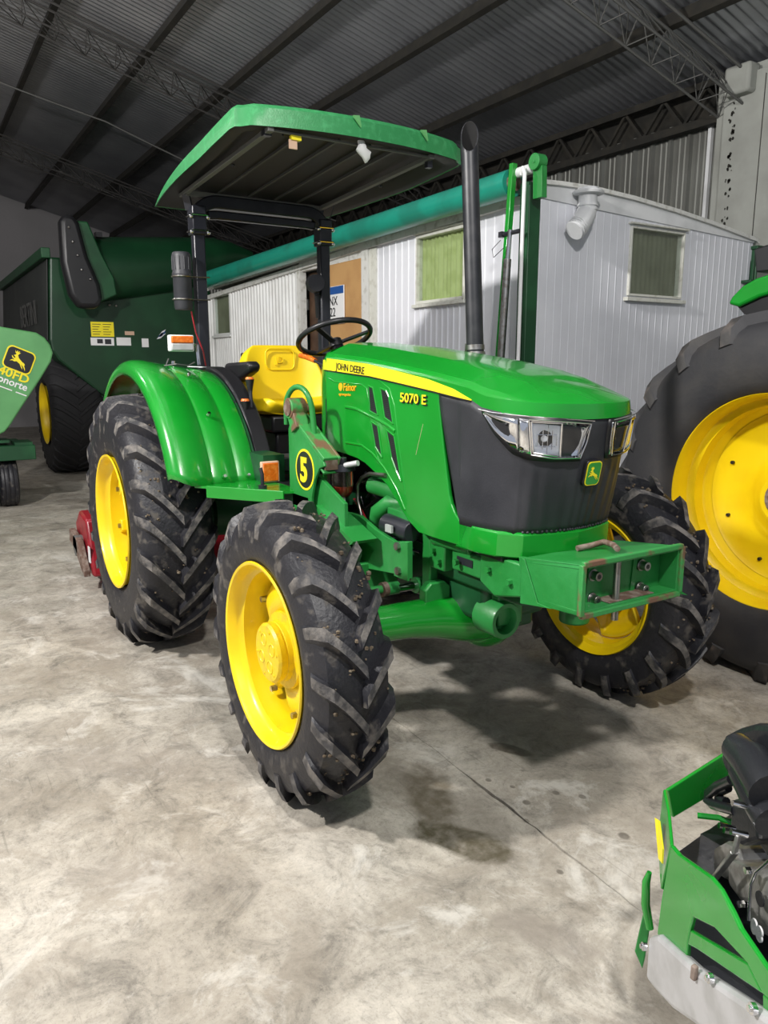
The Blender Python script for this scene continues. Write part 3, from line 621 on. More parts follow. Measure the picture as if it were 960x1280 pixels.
fq = [(-.213, 2.005), (-.19, 2.045), (-.13, 2.10), (-.05, 2.135), (.10, 2.165), (.5, 2.18), (.9, 2.10), (.9, 2.04), (.5, 2.08), (.10, 2.055), (-.02, 2.03), (-.14, 1.985)]
MB().prism([(x, 2.0, z) for x, z in fq], (0, .6, 0)).build('fender', 'green', t2, smooth=40, bevel=.018, seg=3)
MB().prism([(x, 2.03, z) for x, z in [(-.17, 1.995), (-.02, 2.035), (.10, 2.06), (.5, 2.085), (.5, 2.0), (.0, 1.95), (-.12, 1.945)]], (0, .5, 0)).build('fender_underside', 'black', t2, smooth=0)
s_ = MB(); s_.prism([(-.085, 2.05, 2.17), (-.11, 2.05, 2.30), (.12, 2.05, 2.34), (.12, 2.05, 2.17)], (0, .12, 0)); s_.build('work_lamp', 'black', t2, bevel=.01)
MB().box(.28, .40, 2.35, 2.47, .95, 2.06).build('fender_support', 'green_dark', t2)
s_ = MB(); s_.box(.5, 1.8, 2.6, 3.5, 1.25, 1.5); s_.box(1.6, 2.9, 2.75, 3.35, 1.3, 1.8); s_.build('body', 'green', t2, bevel=.06)

# ================================================================ MAIN TRACTOR
tr_ = thing('tractor', 'green utility tractor with yellow wheels and open canopy, 5070 E on its hood', 'tractor', (-.8, 0, 0))
YF, YR = .885, .895
FA, RA = (0, .578), (-2.058, .745)
FW, RWD = .29, .43
for s in (-1, 1):
    # ---- front wheel
    c = Vector((FA[0], s*YF, FA[1]))
    tt = make_tire('front_tire', c, .585, FW, .345, 18, .040, s, ['rubber', 'lug'], tr_, lw=.0255, k=.62, side=.62, clumps=130)
    r_ = MB(); r_.lathe([(.345, .105), (.352, .125), (.361, .134), (.357, .141), (.347, .138), (.340, .125), (.336, .10), (.325, .085), (.312, .078), (.306, .04), (.298, .02), (.296, -.03), (.306, -.05), (.310, -.085), (.328, -.095), (.340, -.12), (.356, -.133), (.36, -.125), (.352, -.115), (.345, -.105)], c, 'y', 80, s)
    rm = r_.build('rim', 'yellow', tt, smooth=30)
    # dished disc with four openings
    d = MB(); n = 72; loops = []
    def ro(t):
        q = abs(math.sin(2*t+.6)); return .292 if q > .55 else .205+.087*min(1, (q/.55)**3)
    for f, h_ in ((1.0, .0), (.93, .028), (.80, .045), (.72, .05)):
        loops.append([(c[0]+max(.15, ro(2*PI*i/n)*f)*math.cos(2*PI*i/n), c[1]+s*(h_-.02), c[2]+max(.15, ro(2*PI*i/n)*f)*math.sin(2*PI*i/n)) for i in range(n)])
    loops.append([(c[0]+.14*math.cos(2*PI*i/n), c[1]+s*.035, c[2]+.14*math.sin(2*PI*i/n)) for i in range(n)])
    d.rings(loops, True, False); d.build('wheel_disc', 'yellow', tt, smooth=50, solid=.014)
    h = MB(); h.lathe([(.150, -.10), (.155, .03), (.150, .045), (.120, .05), (.117, .068), (.114, .070), (.114, .076), (.117, .078), (.117, .098), (.108, .108), (.001, .110)], c, 'y', 40, s)
    for k in range(4):
        a = 2*PI*k/4+.5; p = c+Vector((.055*math.cos(a), s*.1085, .055*math.sin(a))); h.tube([p+Vector((.024*math.cos(q*PI/7), 0, .024*math.sin(q*PI/7))) for q in range(15)], .0032, 6)
    for k in range(6):
        a = 2*PI*k/6+.2; p = c+Vector((.094*math.cos(a), s*.1085, .094*math.sin(a))); h.cyl(p-Vector((0, s*.004, 0)), p+Vector((0, s*.003, 0)), .005, n=8)
    h.build('hub', 'yellow_worn', tt, smooth=35)
    for k in range(8):
        a = 2*PI*k/8+.2; p = c+Vector((.262*math.cos(a), s*.03, .262*math.sin(a)))
        if ro(a) > .28: MB().cyl(p-Vector((0, s*.02, 0)), p+Vector((0, s*.006, 0)), .013, n=6).build('wheel_nut', 'steel', tt)
    # ---- rear wheel
    c = Vector((RA[0], s*YR, RA[1]))
    tt = make_tire('rear_tire', c, .755, RWD, .388, 21, .048, s, ['rubber', 'lug'], tr_, lw=.030, k=.60, side=.7, clumps=130)
    r_ = MB(); r_.lathe([(.385, .17), (.392, .195), (.402, .204), (.400, .213), (.388, .210), (.380, .195), (.377, .165), (.365, .145), (.350, .135), (.345, .05), (.338, .03), (.336, -.06), (.35, -.09), (.365, -.14), (.385, -.20), (.402, -.205), (.392, -.19), (.385, -.17)], c, 'y', 80, s)
    rm = r_.build('rim', 'yellow', tt, smooth=30)
    d = MB(); d.lathe([(.30, -.02), (.29, .02), (.25, .035), (.20, .03), (.17, .0), (.12, -.01), (.11, .04), (.06, .05), (.001, .05)], c, 'y', 48, s); d.build('wheel_disc', 'yellow', tt, smooth=40, solid=.012)
    for k in range(8):
        a = 2*PI*k/8+.3; ca, sa = math.cos(a), math.sin(a); b_ = MB(); t_ = Vector((-sa, 0, ca)); q = Vector((ca, 0, sa))
        p0 = c+q*.285+Vector((0, s*.035, 0)); p1 = c+q*.345+Vector((0, s*.035, 0))
        b_.prism([p0-t_*.035, p0+t_*.035, p1+t_*.045, p1-t_*.045], (0, s*.055, 0)); b_.build('rim_lug', 'yellow', tt, bevel=.006)
        p = c+q*.315+Vector((0, s*.09, 0)); MB().cyl(p-Vector((0, s*.01, 0)), p+Vector((0, s*.016, 0)), .016, n=6).build('wheel_nut', 'steel', tt)

# ---- fenders
prof = [(.885, .50), (.893, .515), (.902, .60), (.896, .612), (.896, .622), (.906, .635), (.924, .745), (.918, .757), (.918, .767), (.930, .78), (.948, .88), (.948, .925), (.938, .955), (.915, .975), (.885, .982), (.862, .978)]
for s in (-1, 1):
    f = MB(); c = (RA[0], 0, RA[1]); n = 48; a0, a1 = math.radians(19.5), math.radians(158)
    rows = []
    for r, y in prof:
        row = []
        for i in range(n+1):
            t = a0+(a1-a0)*i/n
            rr = r
            if y > .9: rr = r-.0*(1-i/n)
            cut = 0 if y < .90 else (y-.90)/.08*.06
            tt_ = a0+cut+(a1-a0-cut-(.25 if y > .9 else 0)*(y-.9)/.08)*i/n
            row.append((c[0]+rr*math.cos(tt_), s*y, c[2]+rr*math.sin(tt_)))
        rows.append(row)
    f.rings(rows, False, False); fd = f.build('fender', 'green', tr_, smooth=60, solid=.006)
    for a, y in ((22, .56), (22, .70), (45, .70), (68, .70), (86, .70), (102, .74)):
        a = math.radians(a); r = .90+.17*(y-.50); p = Vector((c[0]+r*math.cos(a), s*y, c[2]+r*math.sin(a))); q = Vector((math.cos(a), 0, math.sin(a)))
        MB().cyl(p-q*.004, p+q*.012, .012, .009, 12).build('bolt', 'chrome', fd)
    # inner wall of the fender and black side trim
    iw = [(c[0]+.884*math.cos(math.radians(t)), s*.50, c[2]+.884*math.sin(math.radians(t))) for t in range(20, 160, 6)]
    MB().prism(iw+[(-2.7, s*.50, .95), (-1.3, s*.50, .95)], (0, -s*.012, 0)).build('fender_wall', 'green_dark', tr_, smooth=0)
    cw = [(c[0]+.86*math.cos(math.radians(t)), s*.48, c[2]+.93*math.sin(math.radians(t))-.02) for t in range(26, 112, 6)]
    MB().prism(cw+[(-2.30, s*.48, 1.1), (-1.34, s*.48, 1.06)], (0, -s*.10, 0)).build('side_console', 'black', tr_, smooth=40, bevel=.012)
# small flat sticker and wire on the near fender
s_ = MB(); s_.bar((-2.0, -.60, 1.655), (-1.93, -.53, 1.652), .05, .004); s_.build('sticker', 'whited', tr_)
MB().tube([(-1.98, -.73, 1.70), (-1.93, -.76, 1.665), (-1.86, -.79, 1.66), (-1.80, -.74, 1.67), (-1.83, -.66, 1.66), (-1.9, -.60, 1.68)], .004, 6).build('wire', 'truss', tr_)

# ---- platform / step rail from fender to loader bracket
R0 = Vector((-1.20, -.93, 1.055)); R1 = Vector((-.60, -.60, 1.055))
for s in (-1, 1):
    def my(p): return (p[0], p[1]*(-s), p[2])
    pl = MB(); pl.prism([my((-1.25, -.50, 1.045)), my((-1.20, -.86, 1.045)), my((-1.13, -.80, 1.045)), my((-.79, -.555, 1.045)), my((-.76, -.40, 1.045))], (0, 0, .012))
    pl.build('step_plate', 'green', tr_, smooth=0)
    rl = MB(); rl.prism([my(q) for q in ((-1.14, -.815, 1.0), (-.78, -.55, 1.0), (-.78, -.55, 1.062), (-1.14, -.815, 1.062))], (0.006, s*.008, 0)); rl.build('step_rail', 'green', tr_, smooth=0, bevel=.003)
    for k in (.25, .55, .85):
        p = Vector((-1.14, -.815, 1.03)).lerp(Vector((-.78, -.55, 1.03)), k); p = Vector(my(p)); d = Vector((.5, -.85*(-s), 0)).normalized()
        MB().cyl(p-d*.004, p+d*.003+Vector((0.004,0,0)), .008, n=10).build('hole_plug', 'black', tr_)
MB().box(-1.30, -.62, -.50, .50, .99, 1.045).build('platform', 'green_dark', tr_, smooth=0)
MB().box(-1.32, -.66, -.455, .455, 1.046, 1.058).build('floor_mat', 'black', tr_, smooth=0)
# amber reflector and small lever on the step
s_ = MB(); p = (-1.08,-0.491,1.114); s_.box(-1.10, -1.075, p[1]-.050, p[1]+.050, 1.06, 1.17); s_.build('side_marker_frame', 'tag', tr_, bevel=.004)
MB().box(-1.076, -1.068, p[1]-.043, p[1]+.043, 1.067, 1.163).build('side_marker_lens', 'orange', tr_, bevel=.004)
MB().box(-1.32, -1.10, -.52, -.40, 1.05, 1.20).build('step_riser', 'green_dark', tr_, smooth=0)
s_ = MB(); s_.tube([(-.93, -.60, 1.06), (-.93, -.60, 1.13), (-.94, -.605, 1.16)], .010, 8); s_.cyl((-.93, -.60, 1.057), (-.93, -.60, 1.075), .022); s_.build('latch_lever', 'blackp', tr_)

# ---- transmission, rear axle, engine block (dark green castings)
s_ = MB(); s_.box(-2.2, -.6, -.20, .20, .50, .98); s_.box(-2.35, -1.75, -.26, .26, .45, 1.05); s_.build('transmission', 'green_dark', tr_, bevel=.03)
s_ = MB(); s_.cyl((-2.058, -.86, .745), (-2.058, .86, .745), .10, n=28); s_.cyl((-2.058, -.5, .745), (-2.058, .5, .745), .16, n=28)
for s in (-1, 1): s_.cyl((-2.058, s*.60, .745), (-2.058, s*.72, .745), .19, n=28)
s_.build('rear_axle', 'green_dark', tr_)
s_ = MB(); s_.box(-.62, .30, -.17, .17, .62, 1.10); s_.build('engine_block', 'green_dark', tr_, bevel=.03)
s_ = MB(); s_.box(-1.45, -.70, -.46, -.24, .62, .97); s_.build('side_tank', 'green_dark', tr_, bevel=.04)
s_ = MB(); s_.box(-1.45, -.70, .24, .46, .62, .97); s_.build('battery_box', 'black', tr_, bevel=.02)
s_ = MB()
for s in (-1, 1): s_.bar((-2.3, s*.28, .55), (-3.0, s*.36, .42), .03, .06); s_.bar((-2.35, s*.22, .95), (-2.55, s*.30, .95), .04, .05); s_.cyl((-2.55, s*.30, .96), (-2.7, s*.34, .48), .02)
s_.build('lift_arms', 'blackp', tr_)

# ---- hood: plan outline from side to nose, height varies
SIDE = -.303
def lerp(a, b, t): return a+(b-a)*t
TOPZ = [(-.80, 1.640), (-.705, 1.636), (-.381, 1.616), (-.108, 1.588), (.133, 1.561), (.352, 1.536), (.42, 1.508), (.55, 1.492), (.66, 1.483), (.706, 1.479)]
def ztop(x):
    for (a, z), (b_, z2) in zip(TOPZ, TOPZ[1:]):
        if x <= b_: return lerp(z, z2, max(0, (x-a)/(b_-a)))
    return TOPZ[-1][1]
LIP = [(.30, -.303), (.42, -.302), (.53, -.290), (.615, -.252), (.670, -.180), (.698, -.08), (.706, 0)]
LOW = [(.30, -.303), (.40, -.298), (.49, -.272), (.556, -.232), (.592, -.15), (.612, -.06), (.618, 0)]
def plan(z, t):
    """point on the wrapped nose, t 0..1 from the flat side (x=.30) to the centre line, z height"""
    k = (z-1.06)/(1.48-1.06); k = max(-.25, min(1.08, k)); kk = k if k < 0 else k**.85
    f = t*(len(LIP)-1); i = min(int(f), len(LIP)-2); f -= i
    def cr(P, i, f):
        p0 = P[max(i-1, 0)]; p1 = P[i]; p2 = P[i+1]; p3 = P[i+2] if i+2 < len(P) else (p1[0], -p1[1])
        return tuple(.5*((2*b_)+(-a+c_)*f+(2*a-5*b_+4*c_-d)*f*f+(-a+3*b_-3*c_+d)*f**3) for a, b_, c_, d in zip(p0, p1, p2, p3))
    A = cr(LIP, i, f); B = cr(LOW, i, f)
    return Vector((lerp(B[0], A[0], kk), lerp(B[1], A[1], kk), z))
# top panel
RZ = [(-.80, 1.776), (-.469, 1.752), (-.162, 1.718), (.106, 1.685), (.343, 1.647), (.514, 1.603), (.594, 1.583), (.69, 1.548)]
def zr(x):
    for (a, z), (b_, z2) in zip(RZ, RZ[1:]):
        if x <= b_: return lerp(z, z2, max(0, (x-a)/(b_-a)))
    return RZ[-1][1]
half = [(x, SIDE) for x in [-.80+.05*i for i in range(22)]]+[(plan(1.48, t/16)[0], plan(1.48, t/16)[1]) for t in range(0, 17)]
half = [half[0]]+[b for a, b in zip(half, half[1:]) if (b[0]-a[0])**2+(b[1]-a[1])**2 > 1e-6]
full = half+[(x, -y) for x, y in half[-2::-1]]
SPS = [(1, 0), (1, .2), (1, .40), (.985, .48), (.93, .60), (.62, .90), (.56, .955), (.3, 1), (0, 1)]
SPF = [(1, 0), (1, .15), (.985, .42), (.97, .44), (.93, .48), (.62, .70), (.56, .745), (.3, .88), (0, 1)]
rows = []
for x, y in full:
    zo = ztop(x); row = []; xe = x if x < .40 else .40+(x-.40)*.35
    fr = max(0, min(1, (x-.44)/.18)); fr = fr*fr*(3-2*fr); zc = zr(xe)
    for (fa, ha), (fb, hb) in zip(SPS, SPF):
        f = lerp(fa, fb, fr); hh = lerp(ha, hb, fr); row.append((lerp(x, xe, 1-f), y*f, zo+(zc-zo)*hh))
    rows.append(row)
ht = MB(); ht.rings(rows, False, False)
hood = ht.build('hood', 'green', tr_, smooth=16)
# thin dark line under the lip
# side panels (flat sides from the stripe down to the arch)
side_lo = [(-.79, 1.25), (-.732, 1.249), (-.60, 1.243), (-.50, 1.235), (-.421, 1.219), (-.33, 1.185), (-.234, 1.144), (-.16, 1.09), (-.10, 1.04), (-.06, 1.011), (.019, .975), (.12, .973), (.30, .976)]
gr_edge = [(.30, 1.068), (.285, 1.082), (.262, 1.10), (.240, 1.13), (.227, 1.161), (.185, 1.345), (.149, 1.522)]
top_e = [(x, ztop(x)) for x in (.149, .05, -.108, -.25, -.381, -.55, -.705, -.80)]
for s in (-1, 1):
    pts = [(x, -s*SIDE, z) for x, z in side_lo+gr_edge+top_e]
    sp = MB().prism(pts, (0, -s*.02, 0)).build('side_panel', 'green', tr_, smooth=0, bevel=.004, seg=2)
    Y = s*(-SIDE)
    # louvre openings with black mesh
    for q in ([(-.385, 1.574), (-.345, 1.564), (-.303, 1.446), (-.372, 1.46)], [(-.283, 1.565), (-.235, 1.556), (-.212, 1.53), (-.178, 1.416), (-.247, 1.439)], [(-.362, 1.414), (-.304, 1.400), (-.268, 1.262), (-.300, 1.285), (-.325, 1.305)], [(-.233, 1.388), (-.169, 1.365), (-.112, 1.175), (-.150, 1.215), (-.190, 1.27)]):
        MB().prism([(x, Y, z) for x, z in q], (0, s*.0012, 0)).build('louvre_opening', 'black', sp, smooth=0)
        g = MB(); zs = [z for _, z in q]; z = min(zs)+.008
        while z < max(zs)-.008:
            xs = []
            for (x0, z0), (x1, z1) in zip(q, q[1:]+q[:1]):
                if (z0-z)*(z1-z) < 0: xs.append(x0+(x1-x0)*(z-z0)/(z1-z0))
            if len(xs) == 2: g.bar((min(xs)+.004, Y+s*.0018, z+.003), (max(xs)-.004, Y+s*.0018, z-.003), .0022, .0016)
            z += .0085
        o = g.build('louvre_mesh', 'grille', sp, smooth=0); o['kind'] = 'stuff'
        e = MB()
        for a, b_ in zip(q, q[1:]+q[:1]): e.cyl((a[0], Y+s*.001, a[1]), (b_[0], Y+s*.001, b_[1]), .0045, n=6)
        e.build('louvre_rim', 'green', sp)
    # raised character lines
    for pth, r in (([(-.76, 1.60), (-.705, 1.585), (-.45, 1.578), (-.40, 1.560), (-.37, 1.46), (-.335, 1.30), (-.29, 1.235)], .004), ([(-.60, 1.470), (-.50, 1.465), (-.40, 1.445), (-.30, 1.425), (-.22, 1.405), (-.165, 1.385)], .010), ([(-.60, 1.30), (-.45, 1.30), (-.35, 1.27), (-.25, 1.215), (-.15, 1.135), (-.085, 1.055)], .007), ([(-.30, 1.60), (-.21, 1.565), (-.17, 1.49), (-.14, 1.35), (-.10, 1.19), (-.085, 1.12)], .004)):
        MB().tube([(x, Y-s*r*.35, z) for x, z in pth], r, 8).build('crease', 'green', sp, smooth=80)
    # yellow stripe with black pinstripe beneath
    ST = [(-0.78,-0.303,1.696),(-0.682,-0.303,1.69),(-0.39,-0.303,1.669),(-0.165,-0.303,1.642),(0.076,-0.303,1.61),(0.245,-0.303,1.576),(0.356,-0.303,1.54)]; SB = [(-0.807,-0.303,1.642),(-0.699,-0.303,1.635),(-0.376,-0.303,1.616),(-0.103,-0.303,1.587),(0.137,-0.303,1.561),(0.286,-0.303,1.543),(0.356,-0.303,1.536)]
    ys = Y+s*.0015
    MB().prism([(p[0], ys-s*.002, p[2]) for p in ST]+[(p[0], ys-s*.002, p[2]+.0005) for p in SB[::-1]], (0, s*.0025, 0)).build('stripe', 'decal_y', hood, smooth=0)
    e = MB()
    for a, b_ in zip(SB, SB[1:]): e.bar((a[0], ys, a[2]-.003), (b_[0], ys, b_[2]-.003), .003, .006)
    e.build('stripe_pin_line', 'black', hood, smooth=0)
    xd = Vector((-s, 0, 0)) if s > 0 else Vector((1, 0, 0))
    def side_text(nm, body, x0, x1, z0, z1, size, mt, sx=1, bold=0, par=sp, off=.002, shear=0):
        st = Vector((x0, ys+s*off, z0)) if s < 0 else Vector((x1, ys+s*off, z1)); d = Vector((x1-x0, 0, z1-z0)) if s < 0 else Vector((x0-x1, 0, z0-z1))
        return text(nm, body, mt, par, st, d, (0, 0, 1), size, .0008, sx, bold, shear)
    side_text('brand_lettering', 'JOHN DEERE', -.685, -.40, 1.645, 1.622, .046, 'black', 1.02, .008, hood)
    side_text('model_shadow', '5070 E', -.116, .11, 1.510, 1.505, .054, 'black', 1.28, .025)['kind'] = 'stuff'
    side_text('model_lettering', '5070 E', -.121, .105, 1.514, 1.509, .054, 'decal_y', 1.28, .012, off=.004)
    side_text('dealer_lettering', 'Fainor', -.615, -.48, 1.545, 1.548, .050, 'decal_o', .95, .01, shear=.1)
    side_text('dealer_small_print', 'agronegocios', -.66, -.48, 1.522, 1.523, .019, 'decal_o', 1.15)
    MB().cyl((-.645, ys-s*.001, 1.562), (-.645, ys+s*.001, 1.562), .019, n=16).build('dealer_badge', 'decal_o', sp)
    # gold scratch-like pin line
    MB().bar((.045, Y+s*.0005, 1.43), (-.005, Y+s*.0005, 1.30), .001, .0012).build('scratch', 'tag', sp, smooth=0)
# lower band and grille: wrap surfaces
def wrap(name, zs, mt, tlist, off=0., par=tr_, xback=None, solid=.01, smooth=40):
    rows = []
    for z in zs:
        row = []
        for t in tlist:
            if t < 0: p = Vector((.30+t, SIDE, z))
            else: p = plan(z, t)
            row.append(p)
        fullr = row+[Vector((p[0], -p[1], p[2])) for p in row[-2::-1]]
        out = []
        for i, p in enumerate(fullr):
            d = (fullr[min(i+1, len(fullr)-1)]-fullr[max(i-1, 0)]); d.z = 0; nrm = Vector((d.y, -d.x, 0)).normalized()
            out.append(p+nrm*off)
        rows.append(out)
    return MB().rings(rows, False, False).build(name, mt, par, smooth=smooth, solid=solid)
TL = [i/36 for i in range(37)]
BL = [(.28, -.303), (.40, -.300), (.49, -.280), (.553, -.236), (.567, -.222), (.600, -.11), (.6225, 0)]; BL = BL+[(x, -y) for x, y in BL[-2::-1]]
MB().rings([[(x*1.0+o_, y*(1+.02*0), z) for x, y in BL] for z, o_ in ((.968, -.012), (.975, .0), (1.055, .004), (1.067, -.004))], False, False).build('lower_band', 'green', tr_, smooth=22, solid=.012)
# grille with gently fluted centre
rows = []
for k in range(15):
    u = k/14; row = []
    xb = lerp(.29, .135, u)
    def zz(x): return lerp(1.06, ztop(x)+.006, u)
    for q in range(6): x = lerp(xb, .30, q/6); row.append(Vector((x, SIDE+.004, zz(x))))
    for t in [i/72 for i in range(73)]:
        z = zz(plan(1.48, t)[0]); p = plan(z, t); fl_ = 0
        if t > .45 and z < 1.36:
            u_ = (t-.45)*10; fl_ = .005*(abs((u_ % 1)-.5)*2)*min(1, (1.36-z)*12)
        row.append(p-Vector((.006-fl_, 0, 0)))
    rows.append(row+[Vector((p[0], -p[1], p[2])) for p in row[-2::-1]])
grl = MB().rings(rows, False, False).build('grille', 'grille', tr_, smooth=30, solid=.006)
# tiny scalloped teeth where grille meets band
s_ = MB()
for i in range(-14, 15):
    t = 1-abs(i)/30; p = plan(1.066, t); p.y *= (1 if i < 0 else -1); s_.sphere((p.x-.004, p.y, 1.068), .006, 8)
o = s_.build('grille_teeth', 'grille', grl); o['kind'] = 'stuff'

# ---- headlights (patches on the nose, lens, chrome bowl, black bezel)
def hp(t, z, off, s):
    p = plan(z, t); q = plan(z, min(1, t+.02))-plan(z, max(0, t-.02)); n_ = Vector((-q.y, q.x, 0)).normalized()
    if n_.x < 0: n_ = -n_
    p = p+n_*off; p.y *= -s if s > 0 else 1
    return p
def patch(name, loop_top, loop_bot, off, mt, par, s, solid=.004, nt=14, smooth=40, depth=None):
    """quad patch between a lower and an upper edge, both lists of (t,z)"""
    def samp(L, f):
        g = f*(len(L)-1); i = min(int(g), len(L)-2); return tuple(lerp(a, b_, g-i) for a, b_ in zip(L[i], L[i+1]))
    rows = []
    for j in range(6):
        row = []
        for i in range(nt+1):
            a = samp(loop_bot, i/nt); b_ = samp(loop_top, i/nt); t, z = lerp(a[0], b_[0], j/5), lerp(a[1], b_[1], j/5)
            o_ = off if depth is None else off-depth*math.sin(PI*i/nt)*math.sin(PI*j/5)
            row.append(hp(t, z, o_, s))
        rows.append(row)
    return MB().rings(rows, False, False).build(name, mt, par, smooth=smooth, solid=solid)
for s in (1, -1):
    bz = patch('headlight', [(.163, 1.509), (.265, 1.498), (.435, 1.494), (.69, 1.484), (.902, 1.473)], [(.163, 1.496), (.262, 1.423), (.39, 1.360), (.51, 1.338), (.665, 1.331), (.85, 1.330)], .004, 'black', tr_, s, .02, 24)
    patch('side_reflector', [(.185, 1.499), (.27, 1.489), (.428, 1.483)], [(.185, 1.495), (.28, 1.436), (.385, 1.390), (.445, 1.374)], .012, 'mirror_chrome', bz, s, .004, 12, depth=.012)
    patch('chrome_divider', [(.435, 1.485), (.497, 1.481)], [(.455, 1.368), (.528, 1.360)], .014, 'mirror_chrome', bz, s, .006, 6, depth=-.006)
    patch('reflector', [(.503, 1.480), (.69, 1.473), (.873, 1.463)], [(.533, 1.360), (.665, 1.347), (.828, 1.345)], .008, 'mirror_chrome', bz, s, .003, 16, depth=.02)
    patch('lamp_bowl', [(.515, 1.474), (.60, 1.471), (.69, 1.468)], [(.540, 1.366), (.60, 1.358), (.70, 1.352)], .013, 'bowl_chrome', bz, s, .003, 16, depth=.014)
    patch('lens', [(.503, 1.479), (.69, 1.472), (.870, 1.462)], [(.533, 1.361), (.665, 1.348), (.826, 1.346)], .018, 'glass', bz, s, .002, 16)
    e = MB()
    def edge(L, r=.0028):
        pts = []
        for (t0, z0), (t1, z1) in zip(L, L[1:]):
            for i in range(5): pts.append(hp(lerp(t0, t1, i/5), lerp(z0, z1, i/5), .019, s))
        pts.append(hp(L[-1][0], L[-1][1], .019, s)); e.tube(pts, r, 6)
    edge([(.500, 1.481), (.69, 1.474), (.876, 1.464), (.862, 1.40), (.830, 1.344), (.665, 1.346), (.530, 1.359), (.500, 1.481)])
    edge([(.163, 1.509), (.265, 1.500), (.435, 1.495), (.69, 1.485), (.902, 1.474)], .002)
    edge([(.515, 1.474), (.69, 1.468), (.70, 1.352), (.540, 1.366), (.515, 1.474)], .0035)
    e.build('chrome_rim', 'chrome', bz)
    g = MB()
    for i in range(5): g.tube([hp(.56+.028*i, 1.468-.022*abs(i-2), .012, s), hp(.565+.028*i, 1.365+.012*abs(i-2), .012, s)], .0016, 5)
    for z in (1.39, 1.43): g.tube([hp(.55, z, .012, s), hp(.67, z-.002, .012, s)], .0016, 5)
    o = g.build('lens_flutes', 'chrome', bz); o['kind'] = 'stuff'
    c0 = hp(.60, 1.415, .004, s); c1 = hp(.60, 1.415, .012, s); MB().cyl(c0, c1, .012, .010, 14).build('bulb', 'whited', bz)
# badge on the nose
ec = plan(1.283, 1.0)+Vector((.008, 0, 0)); upv = (plan(1.34, 1)-plan(1.22, 1)).normalized(); xdv = Vector((0, 1, 0)); nb = xdv.cross(upv)
MB().prism(rrect(ec-nb*.012, xdv, upv, .082, .100, .018), nb*.016).build('badge_base', 'black', grl, smooth=40, bevel=.003)
MB().prism(rrect(ec+nb*.004, xdv, upv, .072, .090, .016), nb*.002).build('badge_border', 'decal_y', grl, smooth=0)
MB().prism(rrect(ec+nb*.006, xdv, upv, .065, .082, .014), nb*.001).build('badge_field', 'green', grl, smooth=0)
deer('deer_emblem', 'decal_y', grl, ec+nb*.007, xdv, upv, .058, .0015)

# ---- cowl, steering column, wheel, levers
s_ = MB(); cowl = []
for x, w_, zt in ((-.80, .300, 0), (-.805, .292, -.003), (-.87, .285, -.01), (-.93, .26, -.05), (-.95, .22, -.10)):
    cowl.append([(x, y, z) for y, z in ((-w_, 1.05), (-w_, 1.60+zt), (-w_*.985, 1.69+zt), (-w_*.90, 1.735+zt), (-w_*.6, 1.765+zt), (0, 1.775+zt), (w_*.6, 1.765+zt), (w_*.90, 1.735+zt), (w_*.985, 1.69+zt), (w_, 1.60+zt), (w_, 1.05))])
s_.rings(cowl, False, False); s_.build('cowl', 'green', tr_, smooth=40)
for s in (-1, 1): MB().prism([(-.80, s*.2935, 1.690), (-.845, s*.289, 1.690), (-.845, s*.288, 1.642), (-.80, s*.2935, 1.640)], (0, s*.003, 0)).build('stripe', 'decal_y', tr_, smooth=0)
s_ = MB(); s_.box(-1.0, -.80, -.23, .23, 1.05, 1.64); s_.build('dashboard', 'black', tr_, bevel=.03)
for s in (-1, 1): MB().prism([(-.81, s*.296, 1.05), (-.775, s*.296, 1.05), (-.775, s*.296, 1.22), (-.80, s*.299, 1.50), (-.805, s*.299, 1.50)], (0, s*.003, 0)).build('seam_gap', 'black', tr_, smooth=0)
swc = Vector((-1.265, 0, 1.815)); ax = Vector((-.42, 0, .90)).normalized(); e1 = Vector((0, 1, 0)); e2 = ax.cross(e1)
s_ = MB(); s_.tube([Vector((-.95, 0, 1.50)), Vector((-1.10, 0, 1.62)), swc-ax*.05], [.06, .045, .028], 14); s_.build('steering_column', 'black', tr_)
s_ = MB(); N_ = 56; R_ = .205; mi_ = 10; rg = []
for i in range(N_):
    a = 2*PI*i/N_; q = e1*math.cos(a)+e2*math.sin(a); rg.append([swc+q*(R_+.0155*math.cos(2*PI*j/mi_))+ax*(.0155*math.sin(2*PI*j/mi_)) for j in range(mi_)])
rg.append(rg[0]); s_.rings(rg, True, False)
for a in (math.radians(95), math.radians(215), math.radians(335)):
    q = e1*math.cos(a)+e2*math.sin(a); s_.bar(swc-ax*.035+q*.02, swc+q*R_, .028, .012, ax)
s_.cyl(swc-ax*.06, swc-ax*.015, .04, .035, 20); s_.build('steering_wheel', 'black', tr_)
pv = (-1.371,-0.1,1.705)
s_ = MB(); s_.tube([(pv[0]+.22, -.07, pv[2]-.06), (pv[0]+.10, -.10, pv[2]-.03), (pv[0]+.05, -.11, pv[2]-.01)], .008, 8); s_.build('shuttle_lever', 'blackp', tr_)
MB().tube([(pv[0]+.07, -.105, pv[2]-.018), (pv[0]-.03, -.115, pv[2]+.008), (pv[0]-.09, -.12, pv[2]+.012)], [.013, .018, .014], 12).build('lever_knob', 'orange', tr_)

